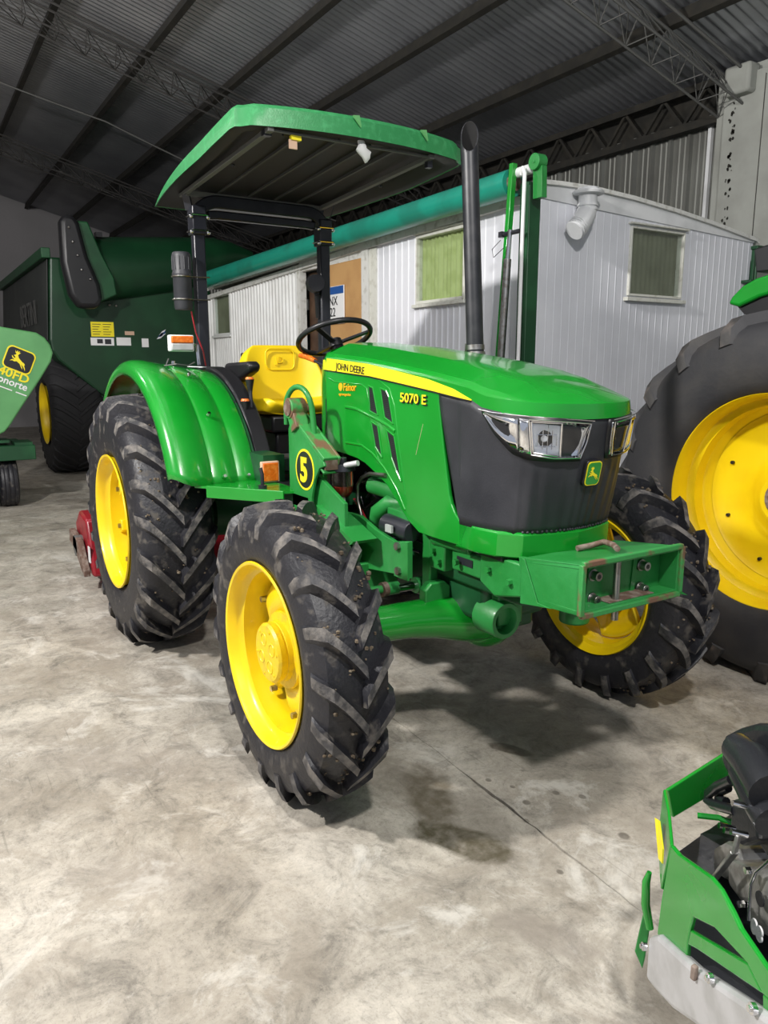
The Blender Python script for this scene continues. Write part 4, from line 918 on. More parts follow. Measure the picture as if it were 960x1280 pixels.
# ---- seat
st = MB(); rows = []
prof_b = [(-1.965, 1.43, .255), (-1.97, 1.45, .262), (-1.985, 1.51, .27), (-2.00, 1.60, .272), (-2.01, 1.67, .258), (-2.025, 1.73, .232), (-2.035, 1.77, .205), (-2.04, 1.795, .165)]
def seat_row(x, z, hw, wing, thick):
    r = []
    for f in (-1, -.93, -.75, -.55, -.28, 0, .28, .55, .75, .93, 1):
        a = abs(f); r.append((x+wing*max(0, (a-.55)/.45)**1.5, f*hw, z))
    return r
for (x, z, hw), wg in zip(prof_b, (.10, .10, .09, .07, .045, .02, .01, 0)): rows.append(seat_row(x, z, hw, wg, 0))
sb = st.rings(rows, False, False).build('seat_back', 'seat', tr_, smooth=80)
md = sb.modifiers.new('s', 'SOLIDIFY'); md.thickness = .075; md.offset = 1
md = sb.modifiers.new('u', 'SUBSURF'); md.levels = 2; md.render_levels = 2
for w1, w2, r1 in ((.20, .135, .04),):
    c_ = Vector((-2.008, 0, 1.70)); pts = rrect(c_, Vector((0, 1, 0)), Vector((-.10, 0, 1)), w1, w2, r1, 6); pts.append(pts[0])
    MB().tube(pts, .0045, 6).build('embossed_badge', 'seat', sb, smooth=80)
    text('embossed_lettering', 'JD', 'seat', sb, (-2.004, -.035, 1.675), (0, 1, 0), (-.1, 0, 1), .06, .003)
sp_ = MB(); rows = []
for x, z, hw in ((-2.02, 1.46, .22), (-1.95, 1.445, .25), (-1.85, 1.435, .262), (-1.75, 1.440, .262), (-1.68, 1.448, .25), (-1.64, 1.435, .225), (-1.625, 1.41, .20)):
    rows.append([(x, f*hw, z+.028*max(0, (abs(f)-.55)/.45)**1.5) for f in (-1, -.93, -.75, -.4, 0, .4, .75, .93, 1)])
sq = sp_.rings(rows, False, False).build('seat_cushion', 'seat', tr_, smooth=80)
md = sq.modifiers.new('s', 'SOLIDIFY'); md.thickness = .085; md.offset = -1
md = sq.modifiers.new('u', 'SUBSURF'); md.levels = 2; md.render_levels = 2
s_ = MB(); s_.box(-2.05, -1.68, -.21, .21, 1.26, 1.36); s_.box(-2.0, -1.72, -.17, .17, 1.12, 1.26); s_.box(-2.08, -1.66, -.23, .23, 1.05, 1.12); s_.build('seat_base', 'black', tr_, bevel=.015)
s_ = MB(); s_.prism([(-2.11, -.22, 1.35), (-2.02, -.22, 1.35), (-2.10, -.22, 1.74), (-2.14, -.22, 1.74)], (0, .44, 0)); s_.build('seat_back_frame', 'black', tr_, bevel=.01)
for s in (-1, 1):
    s_ = MB(); a0 = (-2.044,-0.33,1.635); s_.prism([(-1.98, s*.31, 1.58), (-1.80, s*.31, 1.565), (-1.60, s*.31, 1.625), (-1.58, s*.31, 1.665), (-1.62, s*.31, 1.685), (-1.98, s*.31, 1.675), (-2.02, s*.31, 1.63)], (0, s*.075, 0)); s_.build('armrest', 'black', tr_, bevel=.02, seg=3)
# right hand levers
for x, y, h_, k in ((-1.52, -.41, .36, 'yellow'), (-1.50, -.45, .24, 'yellow'), (-1.60, -.43, .14, 'blackp')):
    MB().tube([(x+.05, y, 1.18), (x+.02, y, 1.18+h_*.5), (x, y, 1.22+h_)], .010, 8).build('control_lever', 'blackp', tr_)
    kb = MB().tube([(x+.002, y, 1.14+h_), (x, y, 1.18+h_), (x, y, 1.225+h_)], [.010, .017, .026], 14).build('lever_knob', 'black', tr_)
    if k == 'yellow': MB().cyl((x, y, 1.225+h_), (x, y, 1.238+h_), .026, .020, 16).build('knob_cap', 'orange', kb)
for k, (x, z) in enumerate(((-1.62, 1.33), (-1.48, 1.27), (-1.44, 1.18), (-1.66, 1.50), (-1.55, 1.45))):
    MB().cyl((x, -.49, z), (x, -.592, z), .018, .012, 12).build('console_knob', 'blackp', tr_)
MB().cyl((-1.60, -.42, 1.21), (-1.58, -.42, 1.42), .010).build('chrome_rod', 'chrome', tr_)
s_ = MB(); s_.box(-1.30, -1.12, -.42, -.16, 1.10, 1.18); s_.build('pedal_box', 'grille', tr_, bevel=.01)
s_ = MB()
for y in (-.30, -.20, .20): s_.bar((-1.02, y, 1.30), (-1.10, y, 1.10), .02, .02); s_.box(-1.15, -1.07, y-.04, y+.04, 1.085, 1.10)
s_.build('pedals', 'black', tr_)

# ---- roll bar and canopy
XR = -2.22
def rops(pts, nm, w_=.075): 
    mb = MB(); R = []; pts = [Vector(p) for p in pts]
    for i, p in enumerate(pts):
        d = (pts[min(i+1, len(pts)-1)]-pts[max(i-1, 0)]).normalized(); xx = Vector((1, 0, 0)); b_ = d.cross(xx).normalized()
        h_ = w_/2; R.append([p+xx*h_*.9+b_*h_, p-xx*h_*.9+b_*h_, p-xx*h_*.9-b_*h_, p+xx*h_*.9-b_*h_])
    return mb.rings(R).build(nm, 'blackp', tr_, smooth=30, bevel=.008)
for s in (-1, 1):
    rops([(XR, s*.435, .95), (XR, s*.435, 2.48)], 'roll_bar_post', .072)
    s_ = MB(); s_.box(XR-.055, XR+.05, s*.435-.045, s*.435+.045, 2.45, 2.62); s_.build('post_sleeve', 'blackp', tr_, bevel=.008)
    for z in (2.475, 2.565):
        b_ = MB(); b_.tube([(XR+.052, s*.435-.05, z), (XR+.056, s*.435+.05, z)], .006, 8); b_.tube([(XR+.05, s*.435-.05, z), (XR-.05, s*.435-.05, z)], .005, 8)
        for yy in (-.052, .052): b_.sphere((XR+.045, s*.435+yy, z-.01), .014, 10)
        b_.build('u_bolt', 'chrome', tr_)
ar = [(XR, -.435, 2.46), (XR, -.435, 2.555)]+[(XR, -.435+.13*(1-math.cos(PI/2*i/6)), 2.555+.10*math.sin(PI/2*i/6)) for i in range(1, 7)]
ar += [(x, -y, z) for x, y, z in ar[::-1]]
rops(ar, 'roll_bar_arch', .078)
rops([(XR+.0, -.37, 2.575), (XR+.0, -.30, 2.58), (XR+.0, .30, 2.58), (XR+.0, .37, 2.575)], 'cross_brace', .05)
# canister strapped to the near post, round lamp on the far post
cz = [(-2.22,-0.545,2.312),(-2.22,-0.557,1.988)]
cy_ = -.435-.125
s_ = MB(); s_.lathe([(.001, 1.995), (.050, 1.998), (.056, 2.012), (.056, 2.19), (.060, 2.20), (.060, 2.215), (.056, 2.222), (.058, 2.31), (.054, 2.33), (.048, 2.338), (.001, 2.338)], (XR+.04, cy_, 0), 'z', 28)
for k in range(12):
    a = 2*PI*k/12; s_.cyl((XR+.04+.057*math.cos(a), cy_+.057*math.sin(a), 2.235), (XR+.04+.057*math.cos(a), cy_+.057*math.sin(a), 2.31), .004, n=6)
s_.build('manual_canister', 'grille', tr_, smooth=40)
for z in (2.06, 2.195): 
    s_ = MB(); s_.tube([(XR+.05, -.39, z+.004)]+[(XR+.04+.062*math.cos(a), cy_+.062*math.sin(a), z) for a in [math.radians(60-24*i) for i in range(13)]]+[(XR-.04, -.45, z)], .0045, 6); s_.build('strap_wire', 'steel', tr_)
MB().tube([(XR+.06, -.52, 1.99), (XR+.07, -.50, 1.86), (XR+.10, -.47, 1.75), (XR+.08, -.45, 1.66)], .005, 6).build('red_cable', 'red', tr_)
s_ = MB(); s_.cyl((XR+.03, .35, 2.20), (XR+.10, .33, 2.20), .062, .055, 24); s_.bar((XR, .40, 2.18), (XR+.03, .36, 2.18), .03, .10); s_.bar((XR+.0, .375, 2.15), (XR, .385, 1.98), .012, .03); s_.build('round_lamp', 'black', tr_)
# flasher on the fender
bc = (-2.05,-0.625,1.794)
s_ = MB(); s_.box(bc[0]-.03, bc[0]+.02, bc[1]-.078, bc[1]+.072, bc[2]-.05, bc[2]+.048); s_.build('flasher_housing', 'whited', tr_, bevel=.008)
MB().box(bc[0]+.018, bc[0]+.036, bc[1]-.070, bc[1]+.064, bc[2]+.0, bc[2]+.042).build('amber_lens', 'orange', tr_, bevel=.006)
MB().box(bc[0]+.018, bc[0]+.034, bc[1]-.070, bc[1]+.064, bc[2]-.044, bc[2]-.002).build('clear_lens', 'silver', tr_, bevel=.006)
MB().tube([(bc[0]-.01, bc[1]+.06, bc[2]), (bc[0]-.01, bc[1]+.095, bc[2]-.01), (bc[0], bc[1]+.10, bc[2]-.13)], .010, 8).build('flasher_bracket', 'chrome', tr_)

# canopy: shallow moulded roof
HWc = .665
def zc0f(x): return 2.678+.045*max(0, min(1, (x+2.66)/1.75))**.8+.030*max(0, (x+1.5)/.6)
def can_out(k, n=24):
    """closed plan outline, k is inset"""
    pts = []
    hw = HWc-k; xf = -.865-k; xb = -2.66+k
    def fx(y): return xf-.10*(abs(y)/HWc)**2.2
    for i in range(n+1):
        y = -hw+.07+(2*hw-.14)*i/n; pts.append((fx(y), y))
    for a in (30, 60): pts.append((fx(hw)-.03*math.sin(math.radians(a))-.0, hw-.07+.07*math.sin(math.radians(a))))
    m_ = 18
    for i in range(m_+1):
        f = i/m_; x = lerp(fx(hw)-.07, xb, f); pts.append((x, hw-.10*f**2.5))
    for i in range(1, 8): pts.append((xb-.02*math.sin(PI*i/8), (hw-.10)*(1-2*i/8)))
    for i in range(m_+1):
        f = 1-i/m_; x = lerp(fx(hw)-.07, xb, f); pts.append((x, -hw+.10*f**2.5))
    for a in (60, 30): pts.append((fx(hw)-.03*math.sin(math.radians(a)), -hw+.07-.07*math.sin(math.radians(a))))
    return pts
def skirt(x):
    f = max(0, min(1, (x+2.66)/1.75)); return .015+.085*(1-(1-f)**2.4)
rows = []
for k, lev in ((.012, -1), (0, 0), (.004, .8), (.022, 1.0), (.10, 1.12), (.30, 1.25), (.52, 1.32)):
    rows.append([(x, y, zc0f(x)+(skirt(x)*lev if lev > 0 else (0 if lev == 0 else .006))) for x, y in can_out(k)])
cn = MB(); cn.rings(rows, True, False); top = len(rows[0]); b0 = (len(rows)-1)*top; cn.f.append([b0+i for i in range(top)]); cn.m.append(0)
canopy = cn.build('canopy', 'green_roof', tr_, smooth=40)
liner = MB(); lr = [[(x, y, zc0f(x)+.002) for x, y in can_out(.010)], [(x, y, zc0f(x)+.004) for x, y in can_out(.07)], [(x, y, zc0f(x)+.04*min(1, skirt(x)/.1)) for x, y in can_out(.12)]]
liner.rings(lr, True, False); b0 = 2*top; liner.f.append([b0+i for i in range(top)]); liner.m.append(0)
liner.build('canopy_liner', 'liner', canopy, smooth=40)
for y in (-.08, .33): 
    s_ = MB(); xx = -.865-.10*(abs(y)/HWc)**2.2; s_.prism([(xx+.002, y-.022, 2.846), (xx+.002, y+.012, 2.850), (xx+.004, y+.022, 2.80)], (.012, 0, 0)); s_.build('canopy_notch', 'lite', canopy)
fr = MB()
for y in (-.50, .42): fr.bar((-.93, y, 2.745), (-2.30, y, 2.69), .032, .022)
fr.bar((-.95, -.50, 2.745), (-.95, .42, 2.745), .012, .012); fr.bar((-2.22, -.50, 2.69), (-2.22, .42, 2.69), .05, .03)
fr.build('canopy_frame', 'truss', canopy, bevel=.003)
for y in (-.30, -.10, .08, .24): 
    MB().bar((-1.0, y, 2.775), (-2.2, y, 2.715), .014, .02).build('liner_rib', 'rib', canopy)
s_ = MB()
for y in (-.50, .42):
    s_.bar((-2.22, y, 2.69), (-2.24, y*.95, 2.60), .05, .012)
    for x in (-1.5, -2.05): s_.sphere((x, y+.03, 2.705), .010, 8)
s_.tube([(-2.10, .46, 2.70), (-2.24, .47, 2.55)], .005, 6); s_.tube([(-.97, -.42, 2.745), (-.99, -.34, 2.73), (-1.05, -.30, 2.75)], .010, 8); s_.box(-1.0, -.97, -.52, -.48, 2.725, 2.75); s_.box(-1.0, -.97, .42, .45, 2.70, 2.75)
o = s_.build('canopy_brackets', 'blackp', canopy); o['kind'] = 'stuff'

# ---- exhaust stack
SX, SY = (-0.309,0.24,1.724)[0], .24
sb0 = (-0.309,0.24,1.724); sb1 = (-0.382,0.24,2.641); sdir = (Vector(sb1)-Vector(sb0)); 
s_ = MB(); b_ = Vector(sb0)-sdir.normalized()*.10; t_ = Vector(sb0)+sdir*1.08
s_.tube([b_, Vector(sb0)+sdir*.02, Vector(sb0)+sdir*.5, Vector(sb0)+sdir*.97], [.043, .041, .040, .040], 24, caps=False)
n = 24; q = Vector(sb0)+sdir*.97; ring = []; ring2 = []; inn = []
for i in range(n):
    a = 2*PI*i/n; ca, sa = math.cos(a), math.sin(a); ring.append(q+Vector((.040*ca, .040*sa, 0))); dz = .080-.075*(ca*.78-sa*.62)
    ring2.append(q+Vector((.040*ca-.004, .040*sa, dz+.0))); inn.append(q+Vector((.036*ca-.004, .036*sa, dz-.001)))
low_ = [q+Vector((.034*math.cos(2*PI*i/n), .026*math.sin(2*PI*i/n), -.08)) for i in range(n)]
s_.rings([ring, ring2, inn], True, False)
stk = s_.build('exhaust_stack', 'stack', tr_, smooth=50)
s_ = MB(); s_.rings([inn, low_], True, False); s_.f.append([len(s_.v)-n+i for i in range(n)]); s_.m.append(0); s_.build('shaded_bore', 'bore_shade', stk)  # bore coloured near-black to give the pipe's inside its shade
s_ = MB(); s_.cyl(Vector(sb0)-sdir*.05, Vector(sb0)+sdir*.0, .050, .047, 24); s_.cyl(Vector(sb0)+sdir*.01, Vector(sb0)+sdir*.035, .045, .045, 24); s_.box(SX-.055, SX-.035, SY-.02, SY+.02, sb0[2]-.01, sb0[2]+.04); s_.build('stack_clamp', 'steel', tr_)

# ---- loader bracket with number 5
for s in (-1, 1):
    Yb = s*.50
    def P_(px, z, dy=0): return (px, Yb+s*dy, z)
    br = MB(); pp = [(-.795, .93), (-.795, 1.405), (-.775, 1.415), (-.46, 1.235), (-.45, 1.215), (-.50, 1.20), (-.55, 1.14), (-.585, 1.05), (-.60, .93)]
    br.prism([P_(x, z) for x, z in pp], (0, s*-.014, 0)); b1 = br.build('loader_bracket', 'green_worn', tr_, smooth=0, bevel=.004)
    br = MB(); br.prism([P_(x, z, -.022) for x, z in ((-.872, .93), (-.872, 1.355), (-.852, 1.385), (-.797, 1.408), (-.797, .93))], (0, s*-.03, 0)); br.build('bracket_flange', 'green_worn', b1, bevel=.003)
    # sloping channel on top and cut tube end
    br = MB(); br.bar(P_(-.81, 1.435, -.042), P_(-.455, 1.245, -.042), .085, .016, (0, 0, 1)); br.bar(P_(-.80, 1.41, -.08), P_(-.46, 1.225, -.08), .012, .06); br.bar(P_(-.79, 1.36, -.042), P_(-.47, 1.18, -.042), .07, .012)
    br.build('bracket_channel', 'green_rust', b1, bevel=.003)
    MB().box(-.466, -.458, min(Yb-s*.075, Yb-s*.01), max(Yb-s*.075, Yb-s*.01), 1.195, 1.245).build('cut_tube_mouth', 'rust', b1)
    # pivot boss
    br = MB(); br.cyl(P_(-.78, 1.460, .02), P_(-.78, 1.460, -.06), .050, n=24); br.bar(P_(-.78, 1.455, -.02), P_(-.73, 1.36, -.02), .07, .07); br.cyl(P_(-.78, 1.460, -.06), P_(-.78, 1.460, -.09), .022, n=16); br.build('pivot_boss', 'green_rust', b1, bevel=.004)
    MB().cyl(P_(-.78, 1.460, .021), P_(-.78, 1.460, .026), .036, n=20).build('worn_face', 'rust', b1)
    h0 = [P_(-.83, 1.38, .005), P_(-.83, 1.48, .005)]+[P_(-.742-.088*math.cos(PI*i/10), 1.485+.078*math.sin(PI*i/10), .005-.045*i/10) for i in range(1, 10)]+[P_(-.653, 1.47, -.045), P_(-.640, 1.34, -.05)]
    MB().tube(h0, .0135, 12).build('grab_loop', 'green_worn', b1, smooth=80)
    # number badge (oval)
    bcx, bcz = (-0.646,-0.502,1.178)[0], (-0.646,-0.502,1.178)[2]
    def oval(rx, rz, n=40): return [(bcx+rx*math.cos(2*PI*i/n), Yb+s*.001, bcz+rz*math.sin(2*PI*i/n)) for i in range(n)]
    MB().prism(oval(.098, .098), (0, s*.0015, 0)).build('number_disc_border', 'decal_y', b1, smooth=0)
    MB().prism(oval(.087, .087), (0, s*.0025, 0)).build('number_disc', 'black', b1, smooth=0)
    text('number', '5', 'decal_y', b1, (bcx-s*-.046, Yb+s*.0045, bcz-.055), (-s, 0, 0) if s > 0 else (1, 0, 0), (0, 0, 1), .158, .001, 1.0, .04)
    # inner curved web and lower plate running forward to the front frame
    web = [(q_[0], q_[2]) for q_ in [(-0.657,-0.45,1.162),(-0.591,-0.45,1.162),(-0.542,-0.45,1.145),(-0.323,-0.45,1.061),(-0.318,-0.45,0.95),(-0.336,-0.45,0.798),(-0.65,-0.45,0.729),(-0.685,-0.45,0.922),(-0.67,-0.45,1.063)]]
    MB().prism([(x, s*.47, z) for x, z in web], (0, -s*.02, 0)).build('bracket_web', 'green_worn', b1, smooth=0, bevel=.003)
    lp = [(-0.524,-0.36,0.979),(-0.47,-0.36,0.984),(-0.373,-0.36,0.985),(-0.245,-0.36,0.949),(-0.08,-0.36,0.923),(0.03,-0.36,0.945),(0.032,-0.36,0.784),(-0.061,-0.36,0.783),(-0.31,-0.36,0.75),(-0.529,-0.36,0.743)]
    MB().prism([(x, s*.36, z) for x, _, z in lp], (0, -s*.02, 0)).build('lower_plate', 'green_worn', b1, smooth=0, bevel=.003)
    g = [(-0.541,-0.44,1.023),(-0.187,-0.44,0.919),(-0.215,-0.44,0.899),(-0.351,-0.44,0.898)]; MB().prism([(x, s*.50, z) for x, _, z in g], (0, -s*.12, 0)).build('gusset', 'green_worn', b1, smooth=0)
    s_ = MB(); s_.box(-.62, -.30, min(s*.20, s*.47), max(s*.20, s*.47), .66, .78); s_.build('mount_beam', 'green_worn', b1, bevel=.006)
    MB().prism([(x, s*.36, z) for x, _, z in [(-0.08,-0.36,0.923),(0.036,-0.36,0.943),(0.038,-0.36,0.778),(-0.067,-0.36,0.777)]], (0, s*.010, 0)).build('bolted_plate', 'green_worn', b1, smooth=0)
    for q in [(-0.033,-0.37,0.914),(-0.027,-0.37,0.808)]: MB().cyl((q[0], s*.355, q[2]), (q[0], s*.385, q[2]), .018, n=6).build('bolt', 'steel', b1)

# ---- engine bay things behind the arch
s_ = MB(); q = (-0.498,-0.38,1.194); fx_, fz_ = q[0], q[2]
s_.cyl((fx_, -.38, fz_-.012), (fx_, -.38, fz_+.022), .062, .055, 24); s_.cyl((fx_, -.38, fz_+.02), (fx_, -.38, fz_+.05), .02); s_.cyl((fx_+.02, -.38, fz_+.012), (fx_+.10, -.36, fz_+.03), .014)
s_.build('fuel_filter_head', 'blackp', tr_, bevel=.003)
MB().cyl((fx_+.045, -.39, fz_+.018), (fx_+.11, -.36, fz_+.034), .013).build('fuel_fitting', 'silver', tr_)
s_ = MB(); s_.lathe([(.050, 0), (.050, -.08), (.044, -.105), (.024, -.125), (.001, -.128)], (fx_, -.38, fz_-.012), 'z', 28); s_.build('fuel_filter_bowl', 'bowl', tr_)
s_ = MB(); s_.lathe([(.001, -.070), (.045, -.071), (.045, -.082), (.040, -.103), (.020, -.122), (.001, -.124)], (fx_, -.38, fz_-.012), 'z', 24); s_.build('fuel_sediment', 'filter_red', tr_)
MB().cyl((fx_, -.38, fz_-.155), (fx_, -.38, fz_-.135), .013).build('drain_cap', 'whited', tr_)
MB().tube([(-0.231,-0.31,1.188),(-0.369,-0.31,1.178),(-0.441,-0.31,1.15),(-0.479,-0.31,1.112),(-0.48,-0.31,1.039),(-0.444,-0.31,0.968),(-0.4,-0.31,0.949)], .009, 10).build('fuel_pipe', 'steel', tr_, smooth=80)
q = [(-0.424,-0.26,1.115),(-0.191,-0.26,1.089)]; MB().cyl((q[0][0], -.26, q[0][2]), (q[0][0]+.36, -.20, q[0][2]-.03), .042, n=24).build('intake_cylinder', 'green_worn', tr_)
q = (-0.337,-0.27,1.001)
s_ = MB(); s_.tube([(q[0]-.04, -.27, q[2]-.06), (q[0], -.28, q[2]), (q[0]+.06, -.26, q[2]+.05), (q[0]+.16, -.20, q[2]+.05)], [.036, .042, .040, .035], 16); s_.build('water_elbow', 'green_worn', tr_)
s_ = MB()
for k in range(4): p0 = Vector((q[0]-.045-.012*k*.4, -.268, q[2]-.06-.018*k)); s_.cyl(p0, p0-Vector((.004, 0, .012)), .040-.002*(k % 2), n=20)
s_.build('ribbed_hose', 'blackp', tr_)
q = (-0.133,-0.31,0.967); s_ = MB(); s_.cyl((q[0]-.09, -.31, q[2]+.005), (q[0]+.085, -.29, q[2]-.005), .047, n=24); s_.build('starter_motor', 'blackp', tr_, bevel=.004)
MB().box(q[0]-.02, q[0]+.03, -.362, -.352, q[2]-.012, q[2]+.02).build('rating_label', 'silver', tr_)
s_ = MB(); s_.box(q[0]-.10, q[0]+.08, -.30, -.22, q[2]+.035, q[2]+.075); s_.cyl((q[0]-.07, -.27, q[2]+.04), (q[0]+.06, -.25, q[2]+.10), .028); s_.box(-.05, .28, -.24, -.16, .93, 1.05); s_.cyl((.05, -.24, .95), (.28, -.22, .95), .03)
s_.build('engine_castings', 'green_worn', tr_, bevel=.004)
s_ = MB(); random.seed(3)
for k in range(16):
    x = random.uniform(-.62, -.1); z = random.uniform(.82, 1.16); s_.tube([(x, -.22, z), (x+.08, -.25, z+random.uniform(-.05, .05)), (x+.18, -.22, z+random.uniform(-.08, .08))], random.uniform(.005, .010), 6)
o = s_.build('engine_hoses', 'blackp', tr_, smooth=80); o['kind'] = 'stuff'
MB().tube([(-.60, -.26, 1.02), (-.52, -.28, 1.0), (-.46, -.27, .93), (-.40, -.26, .88)], .007, 6).build('red_cable', 'red', tr_)
s_ = MB(); s_.box(-.30, .30, -.15, .15, 1.05, 1.45); s_.box(.33, .50, -.26, .26, .95, 1.42); s_.build('radiator_core', 'black', tr_)

# ---- front support, axle and bumper box
s_ = MB(); s_.box(-.05, .56, -.205, .205, .78, .955); s_.box(.30, .60, -.23, .23, .84, .955); s_.build('front_support', 'green_dark', tr_, bevel=.012)
s_ = MB(); s_.box(.02, .13, -.25, -.20, .82, .965); s_.box(.16, .36, -.235, -.20, .84, .93); s_.box(-.04, .02, -.245, -.20, .72, .97); s_.prism([(.36, -.25, .96), (.62, -.25, .96), (.62, -.25, .84), (.45, -.25, .80), (.36, -.25, .84)], (0, .03, 0)); s_.build('support_bracket', 'green_worn', tr_, bevel=.008)
for x, z in ((.06, .90), (.10, .86), (.22, .885), (.42, .90), (.54, .88)): MB().cyl((x, -.25, z), (x, -.268, z), .013, n=6).build('bolt', 'green_worn', tr_)
MB().box(.20, .30, -.2385, -.235, .875, .905).build('serial_plate', 'blackp', tr_)
for x0 in (.16, -.22):
    MB().box(x0, x0+.10, -.12, .14, .56, .80).build('axle_carrier', 'green_dark', tr_, bevel=.02)
pc_ = (0.36,-0.118,0.656)
s_ = MB(); s_.lathe([(.052, -.06), (.052, .06), (.056, .066), (.072, .066), (.076, .058), (.076, -.06)], (.31, pc_[1], pc_[2]), 'x', 36); s_.build('pivot_ring', 'green_worn', tr_)
MB().cyl((.27, pc_[1], pc_[2]), (.275, pc_[1], pc_[2]), .054, n=24).build('pivot_bore', 'green_dark', tr_)
s_ = MB(); ap = [(0, -.80, .60), (0, -.62, .605), (.01, -.50, .605), (.03, -.36, .605), (.05, -.24, .60), (.08, -.12, .585), (.10, 0, .58)]
ap += [(x, -y, z) for x, y, z in ap[-2::-1]]; s_.tube(ap, [.075, .084, .074, .078, .088, .10, .115, .10, .088, .078, .074, .084, .075], 28); s_.sphere((.06, .03, .575), .15, 20); s_.build('front_axle', 'green', tr_, smooth=70)
q = (0.1,-0.428,0.613)
for s in (-1, 1):
    s_ = MB(); s_.cyl((0, s*.66, .40), (0, s*.66, .76), .075, n=24); s_.box(-.10, .10, min(s*.56, s*.72), max(s*.56, s*.72), .50, .68); s_.cyl((0, s*.66, .578), (0, s*.80, .578), .11, n=28); s_.build('steering_knuckle', 'green_worn', tr_, bevel=.01)
    MB().tube([(-.13, s*.50, .71), (-.12, s*.36, .705)], .018, 12).build('tie_rod_end', 'green_worn', tr_)
s_ = MB(); s_.cyl((-.10, -.24, .705), (-.10, .24, .705), .036, n=20); s_.cyl((-.115, -.375, .705), (-.115, -.32, .705), .028, n=16); s_.build('steering_cylinder', 'green_worn', tr_)
MB().cyl((-.10, -.33, .705), (-.10, .33, .705), .019, n=16).build('cylinder_rod', 'chrome', tr_)
MB().cyl((-.12, -.40, .705), (-.12, -.375, .705), .032, n=16).build('rusty_collar', 'rust', tr_)
s_ = MB(); s_.prism([(.02, -.30, .66), (.02, -.17, .66), (.02, -.17, .735), (.02, -.20, .76), (.02, -.27, .76), (.02, -.30, .73)], (.05, 0, 0)); s_.build('axle_lug', 'green_worn', tr_, bevel=.006)
MB().tube([(.0, -.20, .80), (.03, -.16, .79), (.06, -.08, .77), (.06, .02, .78)], .009, 8).build('hydraulic_hose', 'blackp', tr_, smooth=80)
MB().tube([(-.02, -.235, .815), (.0, -.21, .80), (.02, -.18, .79)], .013, 8).build('hose_fitting', 'chrome', tr_)
s_ = MB(); s_.box(.24, .34, -.13, .0, .62, .80); s_.cyl((.29, -.10, .80), (.29, -.10, .60), .035); s_.cyl((.29, -.02, .80), (.29, -.02, .60), .03); s_.build('hanging_bracket', 'green_worn', tr_, bevel=.008)
MB().box(-.42, -.30, .0, .0, 0, 0) if False else None
# bumper: open fronted weight box
BX, BY, BZ0, BZ1 = .888, .250, .847, 1.024
bp = MB(); t = .016
bp.prism([(BX, -BY, BZ1), (BX, BY, BZ1), (.60, .250, .985), (.60, -.250, .985)], (0, 0, -t))
bp.prism([(BX, -BY, BZ0+t), (BX, BY, BZ0+t), (.72, .25, .842+t), (.72, -.25, .842+t)], (0, 0, -t))
for s in (-1, 1):
    bp.prism([(BX, s*BY, BZ1), (BX, s*BY, BZ0), (.76, s*BY, .838), (.60, s*BY, .815), (.58, s*BY, .985)], (0, -s*t, 0))
    bp.prism([(.60, s*(BY+.001), .985), (.615, s*(BY+.001), .985), (.69, s*(BY+.001), .842), (.76, s*(BY+.001), .838), (.60, s*(BY+.001), .815)], (0, s*.004, 0))
bp.box(.795, .812, -BY+t, BY-t, .86, 1.0); bump = bp.build('bumper_box', 'green_worn', tr_, smooth=0, bevel=.003)
e = MB()
for a, b_ in (((BX, -BY, BZ1), (BX, BY, BZ1)), ((BX, BY, BZ1), (BX, BY, BZ0)), ((BX, BY, BZ0), (BX, -BY, BZ0)), ((BX, -BY, BZ0), (BX, -BY, BZ1))): e.bar(Vector(a)+Vector((.001, 0, 0)), Vector(b_)+Vector((.001, 0, 0)), .020, .020)
e.build('bumper_front_edge', 'green_rust', bump, bevel=.004)
for y in (-.124, .124):
    for z in (.955, .870):
        n_ = MB(); n_.cyl((.812, y, z), (.822, y, z), .022, n=16); n_.cyl((.822, y, z), (.848, y, z), .0165, n=16); n_.build('bumper_bolt', 'steel', bump, bevel=.001)
        MB().cyl((.8475, y, z), (.849, y, z), .009, n=6).build('bolt_socket', 'black', bump)
    MB().prism([(.813, y-.03, .86), (.813, y+.05*(1 if y < 0 else -1), .86), (.813, y+.04*(1 if y < 0 else -1), .985), (.813, y-.02, .985)], (.004, 0, 0)).build('backing_plate', 'green_worn', bump, smooth=0)
MB().cyl((.855, -.045, .79), (.855, -.045, 1.02), .0125, n=16).build('hitch_pin', 'steel', bump)
MB().tube([(.66, -.04, 1.005), (.675, .02, 1.012), (.70, .055, 1.026), (.76, .035, 1.030), (.82, -.01, 1.033)], .011, 10).build('pin_handle', 'rust', bump, smooth=80)
MB().box(.80, BX-.012, -.10, .13, .8635, .8655).build('rust_patch', 'rust', bump)

# ---- things hanging under the canopy
org((-.98, -.38, 2.66))
q = (-0.955,-0.378,2.708)
org((q[0], q[1], q[2]-.02))
tg = MB().box(q[0]-.004, q[0]+.004, q[1]-.022, q[1]+.022, q[2]-.03, q[2]+.012).build('paper_tag', 'tag', bevel=.002)
tag(tg, 'small pinkish paper tag hanging at the front left of the canopy', 'tag')
MB().box(q[0]-.012, q[0]+.012, q[1]-.012, q[1]+.04, q[2]+.010, q[2]+.030).build('yellow_clip', 'decal_y', tg)
q = (-0.912,-0.032,2.717); org((q[0], q[1], q[2]-.03))
s_ = MB(); random.seed(5); R = []
for k in range(7):
    zz = q[2]+.05-.018*k; w_ = (.010, .018, .028, .036, .034, .022, .008)[k]
    R.append([(q[0]+w_*.6*math.cos(2*PI*i/10)*random.uniform(.6, 1.2), q[1]+w_*math.sin(2*PI*i/10)*random.uniform(.7, 1.25)+.006*k, zz+random.uniform(-.006, .006)) for i in range(10)])
